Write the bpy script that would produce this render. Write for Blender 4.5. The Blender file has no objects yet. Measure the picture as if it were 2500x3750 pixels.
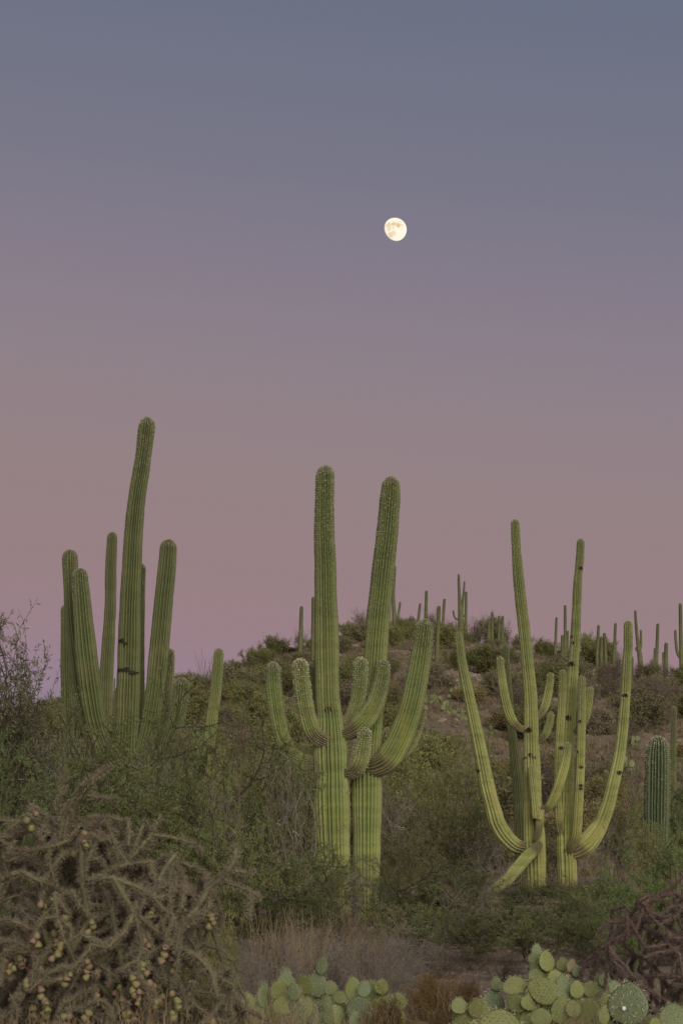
import bpy, math, random
import numpy as np
from mathutils import Vector, noise as mnoise

# ------------------------------------------------------------------ camera, sky, light, exposure
scene = bpy.context.scene
COL = scene.collection
F = 9300.0                      # focal length in photograph pixels (2500 x 3750)
HORIZON = 2947.0                # eye level row in the photograph
CAMZ = 1.7
PITCH = math.atan((HORIZON - 1875.0) / F)

cam_d = bpy.data.cameras.new('camera')
cam = bpy.data.objects.new('camera', cam_d)
COL.objects.link(cam)
cam.location = (0, 0, CAMZ)
cam.rotation_euler = (math.pi / 2 + PITCH, 0, 0)
cam_d.sensor_fit = 'VERTICAL'
cam_d.sensor_height = 36.0
cam_d.sensor_width = 24.0
cam_d.lens = 36.0 * F / 3750.0
cam_d.clip_start = 0.1
cam_d.clip_end = 60000
scene.camera = cam
scene.render.resolution_x = 682
scene.render.resolution_y = 1024

SUN_EL = math.radians(22)
SUN_AZ = math.radians(166)       # where the sun stands, measured from +Y clockwise: behind the camera, a little to the right


def srgb(r, g, b):
    def f(c):
        c /= 255.0
        return c / 12.92 if c <= 0.04045 else ((c + 0.055) / 1.055) ** 2.4
    return (f(r), f(g), f(b), 1.0)


world = bpy.data.worlds.new('World')
scene.world = world
world.use_nodes = True
nt = world.node_tree
nt.nodes.clear()
out = nt.nodes.new('ShaderNodeOutputWorld')
tc = nt.nodes.new('ShaderNodeTexCoord')
sep = nt.nodes.new('ShaderNodeSeparateXYZ')
nt.links.new(tc.outputs['Generated'], sep.inputs[0])
# the twilight bands lean a little: they follow the anti-solar point, which lies left of the view
mx = nt.nodes.new('ShaderNodeMath'); mx.operation = 'MULTIPLY_ADD'
nt.links.new(sep.outputs['X'], mx.inputs[0]); mx.inputs[1].default_value = 0.10
nt.links.new(sep.outputs['Z'], mx.inputs[2])
ramp = nt.nodes.new('ShaderNodeValToRGB')
nt.links.new(mx.outputs[0], ramp.inputs[0])
cr = ramp.color_ramp
stops = [(0.000, (124, 114, 139)), (0.036, (152, 130, 147)), (0.058, (156, 129, 138)), (0.085, (154, 129, 133)),
         (0.125, (151, 131, 134)), (0.165, (146, 131, 138)), (0.205, (136, 126, 140)), (0.245, (123, 121, 137)),
         (0.305, (110, 116, 134)), (0.50, (94, 106, 130)), (1.0, (76, 95, 126))]
while len(cr.elements) < len(stops):
    cr.elements.new(0.5)
for e, (p, c) in zip(cr.elements, stops):
    e.position = p
    e.color = srgb(*c)
sky = nt.nodes.new('ShaderNodeTexSky')
sky.sky_type = 'NISHITA'
sky.sun_disc = False
sky.sun_elevation = SUN_EL
sky.sun_rotation = SUN_AZ
bg1 = nt.nodes.new('ShaderNodeBackground'); bg1.inputs[1].default_value = 0.94
bg2 = nt.nodes.new('ShaderNodeBackground'); bg2.inputs[1].default_value = 0.0015
nt.links.new(ramp.outputs[0], bg1.inputs[0])
nt.links.new(sky.outputs[0], bg2.inputs[0])
add = nt.nodes.new('ShaderNodeAddShader')
nt.links.new(bg1.outputs[0], add.inputs[0]); nt.links.new(bg2.outputs[0], add.inputs[1])
nt.links.new(add.outputs[0], out.inputs[0])

sun_d = bpy.data.lights.new('sun', 'SUN')
sun_d.energy = 2.9
sun_d.angle = math.radians(48)
sun_d.color = (1.0, 0.94, 0.80)
sun = bpy.data.objects.new('sun', sun_d)
COL.objects.link(sun)
sdir = Vector((math.sin(SUN_AZ) * math.cos(SUN_EL), math.cos(SUN_AZ) * math.cos(SUN_EL), math.sin(SUN_EL)))
sun.rotation_euler = sdir.to_track_quat('Z', 'Y').to_euler()

vs = scene.view_settings
vs.view_transform = 'Standard'
vs.look = 'None'
vs.exposure = 0.0
vs.gamma = 1.0
vs.use_curve_mapping = False

# ------------------------------------------------------------------ helpers
FWD = np.array((0, math.cos(PITCH), math.sin(PITCH)))
UPV = np.array((0, -math.sin(PITCH), math.cos(PITCH)))


def ray(x, y):
    return np.array((1, 0, 0)) * ((x - 1250) / F) + UPV * ((1875 - y) / F) + FWD


def at(x, y, D):
    """point on the sight line of a photograph pixel at ground distance D"""
    d = ray(x, y)
    return np.array((0, 0, CAMZ)) + d * (D / d[1])


def make_mesh(name, verts, faces, mats=(), smooth=False, attrs=None, fmat=None):
    """verts (N,3); faces: list of (M,k) integer arrays"""
    me = bpy.data.meshes.new(name)
    verts = np.ascontiguousarray(verts, dtype=np.float32)
    if not isinstance(faces, (list, tuple)):
        faces = [faces]
    faces = [np.asarray(f, dtype=np.int32) for f in faces if len(f)]
    nl = sum(f.size for f in faces)
    npoly = sum(len(f) for f in faces)
    me.vertices.add(len(verts)); me.loops.add(nl); me.polygons.add(npoly)
    me.vertices.foreach_set('co', verts.ravel())
    me.loops.foreach_set('vertex_index', np.concatenate([f.ravel() for f in faces]))
    tot = np.concatenate([np.full(len(f), f.shape[1], dtype=np.int32) for f in faces])
    st = np.concatenate(([0], np.cumsum(tot)[:-1])).astype(np.int32)
    me.polygons.foreach_set('loop_start', st)
    me.polygons.foreach_set('use_smooth', np.full(npoly, smooth))
    if fmat is not None:
        me.polygons.foreach_set('material_index', np.asarray(fmat, dtype=np.int32))
    for k, v in (attrs or {}).items():
        a = me.attributes.new(k, 'FLOAT', 'POINT')
        a.data.foreach_set('value', np.asarray(v, dtype=np.float32))
    for m in mats:
        me.materials.append(m)
    me.update(calc_edges=True)
    return me


def obj(name, me, parent=None, loc=(0, 0, 0), kind=None):
    o = bpy.data.objects.new(name, me)
    COL.objects.link(o)
    o.parent = parent
    o.location = loc
    if kind:
        o['kind'] = kind
    return o


def tag(o, label, cat, group=None):
    o['label'] = label
    o['category'] = cat
    if group:
        o['group'] = group
    return o


def thing(name, label, cat, loc, group=None):
    o = bpy.data.objects.new(name, None)
    COL.objects.link(o)
    o.location = loc
    o.empty_display_size = 0.2
    return tag(o, label, cat, group)


def dup(root, loc, rotz, scale, label, group):
    r = root.copy(); COL.objects.link(r)
    r.location = loc; r.rotation_euler = (0, 0, rotz); r.scale = scale
    r['label'] = label
    if group:
        r['group'] = group
    elif 'group' in r:
        del r['group']
    for ch in list(root.children):
        c = ch.copy(); COL.objects.link(c); c.parent = r
        for g in ch.children:
            d = g.copy(); COL.objects.link(d); d.parent = c
    return r


def catmull(P, n):
    """resample control rows P (k,m) into n rows, evenly by arc length of the first three columns"""
    P = np.asarray(P, float)
    Q = np.vstack([2 * P[0] - P[1], P, 2 * P[-1] - P[-2]])
    outp = []
    for i in range(len(P) - 1):
        p0, p1, p2, p3 = Q[i], Q[i + 1], Q[i + 2], Q[i + 3]
        t = np.linspace(0, 1, 24, endpoint=False)[:, None]
        outp.append(0.5 * ((2 * p1) + (-p0 + p2) * t + (2 * p0 - 5 * p1 + 4 * p2 - p3) * t ** 2 + (-p0 + 3 * p1 - 3 * p2 + p3) * t ** 3))
    outp.append(P[-1:])
    C = np.vstack(outp)
    s = np.concatenate(([0], np.cumsum(np.linalg.norm(np.diff(C[:, :3], axis=0), axis=1))))
    tt = np.linspace(0, s[-1], n)
    return np.stack([np.interp(tt, s, C[:, j]) for j in range(C.shape[1])], 1), tt


def frames(C):
    T = np.gradient(C, axis=0)
    T /= np.linalg.norm(T, axis=1)[:, None] + 1e-12
    a = np.array((0, -1.0, 0)) if abs(T[0][1]) < 0.8 else np.array((1.0, 0, 0))
    N = np.zeros_like(C)
    n = a - T[0] * np.dot(a, T[0]); n /= np.linalg.norm(n)
    for i in range(len(C)):
        n = n - T[i] * np.dot(n, T[i]); n /= np.linalg.norm(n) + 1e-12
        N[i] = n
    B = np.cross(T, N)
    return T, N, B


class Tubes:
    """many thin tapering tubes gathered into one mesh"""
    def __init__(self, sides=3):
        self.k = sides; self.V = []; self.Q = []; self.n = 0

    def add(self, pts, radii):
        pts = np.asarray(pts, float); m = len(pts); k = self.k
        T, N, B = frames(pts)
        a = np.arange(k) * 2 * math.pi / k
        r = np.asarray(radii, float)[:, None, None]
        ring = pts[:, None, :] + r * (np.cos(a)[None, :, None] * N[:, None, :] + np.sin(a)[None, :, None] * B[:, None, :])
        self.V.append(ring.reshape(-1, 3))
        i = np.arange(m - 1)[:, None] * k; j = np.arange(k)[None, :]; j2 = (j + 1) % k
        q = np.stack([i + j, i + j2, i + k + j2, i + k + j], -1).reshape(-1, 4) + self.n
        self.Q.append(q); self.n += m * k

    def mesh(self, name, mat):
        return make_mesh(name, np.vstack(self.V), [np.vstack(self.Q)], [mat], smooth=True)


def rand_unit(rng, n):
    v = rng.normal(size=(n, 3))
    return v / (np.linalg.norm(v, axis=1)[:, None] + 1e-9)


# ------------------------------------------------------------------ materials
def new_mat(name):
    m = bpy.data.materials.new(name)
    m.use_nodes = True
    t = m.node_tree
    b = t.nodes['Principled BSDF']
    return m, t, b


def nmix(t, fac, a, b, blend='MIX'):
    n = t.nodes.new('ShaderNodeMix'); n.data_type = 'RGBA'; n.blend_type = blend
    for sock, v in ((n.inputs[0], fac), (n.inputs[6], a), (n.inputs[7], b)):
        if isinstance(v, (int, float)):
            sock.default_value = v
        elif isinstance(v, (tuple, list)):
            sock.default_value = tuple(v) if len(v) == 4 else tuple(v) + (1,)
        else:
            t.links.new(v, sock)
    return n.outputs[2]


def nnoise(t, scale, detail=3, vec=None, rough=0.55):
    n = t.nodes.new('ShaderNodeTexNoise')
    n.inputs['Scale'].default_value = scale; n.inputs['Detail'].default_value = detail
    n.inputs['Roughness'].default_value = rough
    if vec is not None:
        t.links.new(vec, n.inputs['Vector'])
    return n.outputs['Fac']


def nramp(t, fac, p0, p1, a=0.0, b=1.0):
    n = t.nodes.new('ShaderNodeMapRange')
    n.inputs[1].default_value = p0; n.inputs[2].default_value = p1
    n.inputs[3].default_value = a; n.inputs[4].default_value = b
    t.links.new(fac, n.inputs[0])
    return n.outputs[0]


def nmath(t, op, a, b):
    n = t.nodes.new('ShaderNodeMath'); n.operation = op
    for s, v in ((n.inputs[0], a), (n.inputs[1], b)):
        if isinstance(v, (int, float)):
            s.default_value = v
        else:
            t.links.new(v, s)
    return n.outputs[0]


def nattr(t, name):
    n = t.nodes.new('ShaderNodeAttribute'); n.attribute_name = name
    return n.outputs['Fac']


def npos(t, sx=1, sy=1, sz=1):
    g = t.nodes.new('ShaderNodeTexCoord')
    mp = t.nodes.new('ShaderNodeMapping')
    mp.inputs['Scale'].default_value = (sx, sy, sz)
    t.links.new(g.outputs['Object'], mp.inputs[0])
    return mp.outputs[0]


def cactus_mat(name, young, low_col, cork=(0.25, 0.19, 0.11)):  # first colour towards the stem's top, second towards its foot, mixed by height
    m, t, b = new_mat(name)
    lowness = nattr(t, 'age')
    n1 = nnoise(t, 1.0, 4, npos(t, 1.4, 1.4, 2.2))
    lown = nmath(t, 'ADD', lowness, nmath(t, 'MULTIPLY', nmath(t, 'SUBTRACT', n1, 0.5), 0.8))
    base = nmix(t, nramp(t, lown, 0.1, 0.9), young, low_col)
    # growth bands across the stem, lighter and darker by the year
    n2 = nnoise(t, 1.0, 2, npos(t, 0.5, 0.5, 6.0))
    base = nmix(t, nramp(t, n2, 0.4, 0.66, 0.0, 0.5), base, tuple(c * 0.72 for c in young))
    # weathered brown and tan patches
    n3 = nnoise(t, 1.0, 5, npos(t, 2.6, 2.6, 1.4), 0.65)
    base = nmix(t, nmath(t, 'MULTIPLY', nramp(t, n3, 0.52, 0.68), nramp(t, lowness, 0.2, 1.0, 0.15, 0.9)), base, cork)
    n6 = nnoise(t, 1.0, 3, npos(t, 3.5, 3.5, 0.55), 0.5)
    base = nmix(t, nmath(t, 'MULTIPLY', nramp(t, n6, 0.5, 0.72, 0.0, 0.7), nramp(t, lowness, 0.25, 0.8)), base, tuple(min(1, c * k) for c, k in zip(low_col, (1.25, 1.02, 0.95))))
    n4 = nnoise(t, 1.0, 3, npos(t, 16, 16, 10), 0.6)
    base = nmix(t, nramp(t, n4, 0.63, 0.70, 0.0, 0.75), base, (0.05, 0.035, 0.02))
    n5 = nnoise(t, 30.0, 2, npos(t))
    base = nmix(t, nramp(t, n5, 0.3, 0.7, 0.0, 0.22), base, tuple(c * 1.35 for c in low_col))
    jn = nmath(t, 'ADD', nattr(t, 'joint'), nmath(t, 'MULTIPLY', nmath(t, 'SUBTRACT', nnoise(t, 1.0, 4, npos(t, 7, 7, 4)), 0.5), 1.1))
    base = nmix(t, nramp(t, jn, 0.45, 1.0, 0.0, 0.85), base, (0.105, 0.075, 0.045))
    crest = nattr(t, 'crest')
    base = nmix(t, nramp(t, crest, 0.6, 1.0, 0.0, 0.32), base, (0.30, 0.28, 0.15))
    t.links.new(base, b.inputs['Base Color'])
    b.inputs['Roughness'].default_value = 0.62
    b.inputs['Specular IOR Level'].default_value = 0.3
    bp = t.nodes.new('ShaderNodeBump'); bp.inputs['Strength'].default_value = 0.35; bp.inputs['Distance'].default_value = 0.02
    t.links.new(nnoise(t, 1.0, 4, npos(t, 9, 9, 22)), bp.inputs['Height'])
    t.links.new(bp.outputs[0], b.inputs['Normal'])
    return m


def leaf_mat(name, a, b_, c, rough=0.7, trans=0.0, obj_var=0.45):
    """foliage: colour differs leaf by leaf and plant by plant"""
    m, t, b = new_mat(name)
    g = t.nodes.new('ShaderNodeNewGeometry')
    oi = t.nodes.new('ShaderNodeObjectInfo')
    col = nmix(t, nramp(t, g.outputs['Random Per Island'], 0.0, 1.0), a, b_)
    n = nnoise(t, 1.0, 4, npos(t, 2.2, 2.2, 2.2))
    col = nmix(t, nramp(t, n, 0.44, 0.6), col, c)
    col = nmix(t, nmath(t, 'MULTIPLY', oi.outputs['Random'], obj_var), col, tuple(0.5 * (x + y) for x, y in zip(b_, c)))
    hs = t.nodes.new('ShaderNodeHueSaturation')
    t.links.new(col, hs.inputs['Color'])
    t.links.new(nramp(t, oi.outputs['Random'], 0, 1, 0.75, 1.2), hs.inputs['Value'])
    t.links.new(hs.outputs[0], b.inputs['Base Color'])
    b.inputs['Roughness'].default_value = rough
    b.inputs['Specular IOR Level'].default_value = 0.2
    if trans:
        tr = t.nodes.new('ShaderNodeBsdfTranslucent')
        t.links.new(hs.outputs[0], tr.inputs['Color'])
        sh = t.nodes.new('ShaderNodeMixShader'); sh.inputs[0].default_value = trans
        t.links.new(b.outputs[0], sh.inputs[1]); t.links.new(tr.outputs[0], sh.inputs[2])
        t.links.new(sh.outputs[0], t.nodes['Material Output'].inputs[0])
    return m


def plain_mat(name, a, b_, scale=8.0, rough=0.85, bump=0.3):
    m, t, b = new_mat(name)
    n = nnoise(t, scale, 4, npos(t))
    t.links.new(nmix(t, nramp(t, n, 0.3, 0.7), a, b_), b.inputs['Base Color'])
    b.inputs['Roughness'].default_value = rough
    b.inputs['Specular IOR Level'].default_value = 0.2
    if bump:
        bp = t.nodes.new('ShaderNodeBump'); bp.inputs['Strength'].default_value = bump; bp.inputs['Distance'].default_value = 0.02
        t.links.new(nnoise(t, scale * 4, 3, npos(t)), bp.inputs['Height'])
        t.links.new(bp.outputs[0], b.inputs['Normal'])
    return m


M = {}
M['cactus_left'] = cactus_mat('saguaro_skin_olive', (0.055, 0.068, 0.019), (0.100, 0.122, 0.037))
M['cactus_mid'] = cactus_mat('saguaro_skin_green', (0.055, 0.074, 0.021), (0.235, 0.270, 0.078))
M['cactus_right'] = cactus_mat('saguaro_skin_pale', (0.078, 0.096, 0.029), (0.290, 0.300, 0.095), (0.34, 0.25, 0.10))
M['cactus_deep'] = cactus_mat('saguaro_skin_deep', (0.048, 0.076, 0.030), (0.045, 0.066, 0.034), (0.08, 0.08, 0.05))
M['cactus_far'] = cactus_mat('saguaro_skin_far', (0.058, 0.066, 0.024), (0.120, 0.128, 0.045))
M['spine'] = leaf_mat('spine_straw', (0.48, 0.43, 0.31), (0.34, 0.29, 0.19), (0.52, 0.46, 0.33), obj_var=0.2)
M['scar'] = plain_mat('scar_brown', (0.075, 0.045, 0.025), (0.14, 0.09, 0.05), 30)
M['scar_dark'] = plain_mat('scar_dark', (0.022, 0.017, 0.011), (0.05, 0.038, 0.024), 30)
M['hollow'] = plain_mat('hollow_black', (0.010, 0.008, 0.006), (0.022, 0.016, 0.012), 30, bump=0)  # black colour painted for the shade inside a nest hole
M['bark'] = plain_mat('bark_dark', (0.045, 0.032, 0.024), (0.10, 0.075, 0.055), 12)
M['twig_grey'] = plain_mat('twig_grey', (0.15, 0.125, 0.105), (0.30, 0.255, 0.22), 6)
M['twig_brown'] = plain_mat('twig_brown', (0.10, 0.075, 0.055), (0.17, 0.125, 0.095), 6)
M['mesquite'] = leaf_mat('leaf_mesquite', (0.111, 0.145, 0.051), (0.194, 0.223, 0.085), (0.157, 0.151, 0.060), trans=0.18)
M['mesq_green'] = leaf_mat('leaf_green', (0.106, 0.156, 0.050), (0.197, 0.239, 0.093), (0.136, 0.170, 0.058), trans=0.18)
M['palo'] = leaf_mat('leaf_paloverde', (0.093, 0.104, 0.050), (0.161, 0.163, 0.087), (0.105, 0.092, 0.050), trans=0.18)
M['olive'] = leaf_mat('leaf_olive', (0.153, 0.162, 0.055), (0.229, 0.231, 0.084), (0.180, 0.162, 0.069), trans=0.18)
M['creosote'] = leaf_mat('leaf_creosote', (0.161, 0.153, 0.068), (0.230, 0.213, 0.108), (0.198, 0.162, 0.092), trans=0.18)
M['bursage'] = leaf_mat('leaf_bursage', (0.175, 0.140, 0.092), (0.245, 0.200, 0.135), (0.160, 0.118, 0.076), trans=0.18)
M['brittle'] = leaf_mat('leaf_brittlebush', (0.231, 0.190, 0.069), (0.312, 0.249, 0.116), (0.208, 0.151, 0.069), trans=0.18)
M['yellowgreen'] = leaf_mat('leaf_yellowgreen', (0.187, 0.176, 0.066), (0.297, 0.270, 0.110), (0.154, 0.138, 0.061), trans=0.18)
M['rust'] = leaf_mat('leaf_rust', (0.160, 0.100, 0.040), (0.240, 0.155, 0.060), (0.170, 0.115, 0.050), trans=0.18)
M['straw'] = leaf_mat('straw', (0.28, 0.21, 0.12), (0.38, 0.30, 0.17), (0.22, 0.15, 0.09))
M['drygrass'] = leaf_mat('dry_grass', (0.19, 0.14, 0.09), (0.26, 0.20, 0.13), (0.15, 0.095, 0.065))


def ground_mat():
    m, t, b = new_mat('desert_soil')
    g = t.nodes.new('ShaderNodeNewGeometry')

    def pos(s):
        mp = t.nodes.new('ShaderNodeMapping'); mp.inputs['Scale'].default_value = (s, s, s)
        t.links.new(g.outputs['Position'], mp.inputs[0]); return mp.outputs[0]
    col = nmix(t, nramp(t, nnoise(t, 1.0, 5, pos(0.18)), 0.35, 0.68), (0.235, 0.160, 0.105), (0.350, 0.250, 0.165))
    col = nmix(t, nramp(t, nnoise(t, 1.0, 6, pos(0.9)), 0.45, 0.65, 0.0, 0.75), col, (0.200, 0.140, 0.105))
    vo = t.nodes.new('ShaderNodeTexVoronoi'); vo.inputs['Scale'].default_value = 1.0
    t.links.new(pos(9.0), vo.inputs['Vector'])
    col = nmix(t, nramp(t, vo.outputs['Distance'], 0.15, 0.32, 0.5, 0.0), col, (0.36, 0.28, 0.21))
    col = nmix(t, nramp(t, nnoise(t, 1.0, 4, pos(14.0)), 0.5, 0.62, 0.0, 0.6), col, (0.13, 0.092, 0.070))
    t.links.new(col, b.inputs['Base Color'])
    b.inputs['Roughness'].default_value = 0.95
    b.inputs['Specular IOR Level'].default_value = 0.15
    bp = t.nodes.new('ShaderNodeBump'); bp.inputs['Strength'].default_value = 0.7; bp.inputs['Distance'].default_value = 0.08
    t.links.new(nnoise(t, 1.0, 8, pos(3.0), 0.65), bp.inputs['Height'])
    t.links.new(bp.outputs[0], b.inputs['Normal'])
    return m


M['soil'] = ground_mat()
M['stone'] = plain_mat('stone_buff', (0.19, 0.14, 0.105), (0.30, 0.235, 0.18), 3)

# ------------------------------------------------------------------ terrain
CREST = 180.0
_cx = np.array([-9000, -3000, -800, 0, 300, 600, 750, 900, 1050, 1200, 1350, 1500, 1650, 1800, 1950, 2100, 2300, 2500, 2800, 3600, 6000, 9000])
_cy = np.array([2930, 2860, 2740, 2665, 2640, 2590, 2535, 2465, 2405, 2355, 2322, 2325, 2340, 2375, 2425, 2465, 2505, 2525, 2570, 2680, 2850, 2930])
_hx = (_cx - 1250) / F * CREST
_hz = CAMZ + (HORIZON - _cy) / F * CREST


def vnoise(x, y, s, seed):
    return mnoise.noise(Vector((x * s + seed * 17.3, y * s - seed * 9.1, seed * 3.7)))


def ground_z(x, y):
    zc = float(np.interp(x, _hx, _hz))
    if y <= CREST:
        t = min(max((y - 64.0) / (CREST - 64.0), 0.0), 1.0)
        s = 0.55 * t + 0.45 * t * t * (3 - 2 * t)
        if t < 0.12:
            s *= (t / 0.12) ** 0.6 if t > 0 else 0
    else:
        t = min((y - CREST) / 260.0, 1.0)
        s = 1 - t * t * (3 - 2 * t)
    z = zc * s
    if abs(x) < 150 and -40 < y < 420:
        a = min(max((y - 60) / 40.0, 0.0), 1.0)
        z += a * (0.45 * vnoise(x, y, 0.12, 1) + 0.22 * vnoise(x, y, 0.35, 2)) + 0.035 * vnoise(x, y, 0.5, 3)
    return z


def hit_ground(x, y, dmin=19.0, dmax=CREST):
    """ground distance where a pixel's sight line meets the terrain, or None"""
    D = dmin
    while D < dmax:
        p = at(x, y, D)
        if p[2] <= ground_z(p[0], p[1]):
            return D
        D += 0.5
    return None


def geo(a, b, n):
    return np.sign(a) * np.geomspace(abs(a), abs(b), n)


xs = np.concatenate([geo(-6000, -64, 22)[:-1], np.arange(-64, 64.1, 0.9), geo(64, 6000, 22)[1:]])
ys = np.concatenate([geo(-6000, -30, 20)[:-1], np.arange(-30, 12, 3), np.arange(12, 204, 0.9), np.geomspace(204, 6000, 30)])
GX, GY = np.meshgrid(xs, ys)
GZ = np.array([ground_z(a, b) for a, b in zip(GX.ravel(), GY.ravel())])
nx_, ny_ = len(xs), len(ys)
ii = np.arange(ny_ - 1)[:, None] * nx_; jj = np.arange(nx_ - 1)[None, :]
quads = np.stack([ii + jj, ii + jj + 1, ii + nx_ + jj + 1, ii + nx_ + jj], -1).reshape(-1, 4)
ground = obj('ground', make_mesh('ground', np.stack([GX.ravel(), GY.ravel(), GZ], 1), quads, [M['soil']], smooth=True), kind='structure')

# ------------------------------------------------------------------ moon
def moon_material():
    m, t, b = new_mat('moon_surface')
    t.nodes.remove(b)
    tcn = t.nodes.new('ShaderNodeTexCoord')
    em = t.nodes.new('ShaderNodeEmission')
    base = None
    # the dark plains: soft round patches at fixed places of the lunar disc (object space, unit radius)
    fac = None
    nz = nnoise(t, 4.0, 5, tcn.outputs['Object'], 0.65)
    for (u, v, r, s) in [(-0.58, 0.22, 0.24, 0.75), (-0.06, 0.28, 0.2, 0.9), (0.26, 0.16, 0.2, 1.0), (0.62, 0.2, 0.11, 0.7), (0.5, 0.52, 0.08, 0.7),
                         (-0.38, -0.62, 0.26, 0.7), (-0.12, -0.5, 0.2, 0.6), (-0.5, -0.1, 0.25, 0.55), (-0.15, -0.1, 0.12, 0.5), (0.55, -0.1, 0.08, 0.3)]:
        w = math.sqrt(max(0.0, 1 - u * u - v * v))
        d = t.nodes.new('ShaderNodeVectorMath'); d.operation = 'DISTANCE'
        t.links.new(tcn.outputs['Object'], d.inputs[0]); d.inputs[1].default_value = (u, -w, v)
        dn = nmath(t, 'ADD', d.outputs['Value'], nmath(t, 'MULTIPLY', nmath(t, 'SUBTRACT', nz, 0.5), 0.5))
        f = nramp(t, dn, r * 0.75, r * 1.35, s, 0.0)
        fac = f if fac is None else nmath(t, 'MAXIMUM', fac, f)
    g = t.nodes.new('ShaderNodeNewGeometry')
    # sunlight from the right put into the glow: past the terminator it fades out
    dot = t.nodes.new('ShaderNodeVectorMath'); dot.operation = 'DOT_PRODUCT'
    sv = Vector((0.44, -0.86, 0.10)).normalized()
    t.links.new(g.outputs['Normal'], dot.inputs[0]); dot.inputs[1].default_value = sv
    lit = nmath(t, 'MULTIPLY', nramp(t, dot.outputs['Value'], -0.06, 0.14, 0.0, 1.0), nmath(t, 'SUBTRACT', 1.0, g.outputs['Backfacing']))
    col = nmix(t, fac, (1.0, 0.91, 0.73), (0.74, 0.54, 0.32))
    t.links.new(col, em.inputs[0])
    em.inputs[1].default_value = 1.05
    tp = t.nodes.new('ShaderNodeBsdfTransparent'); ms = t.nodes.new('ShaderNodeMixShader')
    t.links.new(lit, ms.inputs[0]); t.links.new(tp.outputs[0], ms.inputs[1]); t.links.new(em.outputs[0], ms.inputs[2])
    t.links.new(ms.outputs[0], t.nodes['Material Output'].inputs[0])
    return m


def moon():
    D = 30000.0
    c = at(1445, 841, D)
    R = 43.0 / F * np.linalg.norm(c)
    n, k = 48, 96
    th = np.linspace(0, math.pi, n)[:, None]; ph = np.linspace(0, 2 * math.pi, k, endpoint=False)[None, :]
    V = np.stack([np.sin(th) * np.cos(ph), np.sin(th) * np.sin(ph), np.cos(th) + 0 * ph], -1).reshape(-1, 3)
    i = np.arange(n - 1)[:, None] * k; j = np.arange(k)[None, :]; j2 = (j + 1) % k
    q = np.stack([i + j, i + k + j, i + k + j2, i + j2], -1).reshape(-1, 4)
    o = obj('moon', make_mesh('moon', V, q, [moon_material()], smooth=True), loc=c)
    o.scale = (R, R, R)
    o.rotation_euler = (math.radians(0), 0, math.radians(-1.2))
    tag(o, 'nearly full pale yellow moon with tan plains, alone in the dusk sky', 'moon')


moon()

# ------------------------------------------------------------------ saguaros
R1 = (0, 1450, 1000 / 1568); R2 = (900, 1650, 800 / 1568); R3 = (1600, 1850, 900 / 1568)
R5 = (800, 2700, 1000 / 1568); R6 = (1600, 2800, 900 / 1568); R7 = (1200, 2000, 700 / 1568)


def conv(region, pts):
    ox, oy, s = region
    return [(ox + p[0] * s, oy + p[1] * s, p[2] * s) for p in pts]


def stem_world(px, D, dd=None):
    """photograph rows (x, y, half width) along one stem, tip first -> world rows (x, y, z, radius)"""
    rows = []
    n = len(px)
    for i, (x, y, r) in enumerate(px):
        off = 0.0 if dd is None else float(np.interp(i / max(n - 1, 1), np.linspace(0, 1, len(dd)), dd))
        p = at(x, y, D + off)
        rows.append((p[0], p[1], p[2], r / F * (D + off)))
    return np.array(rows)


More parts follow.
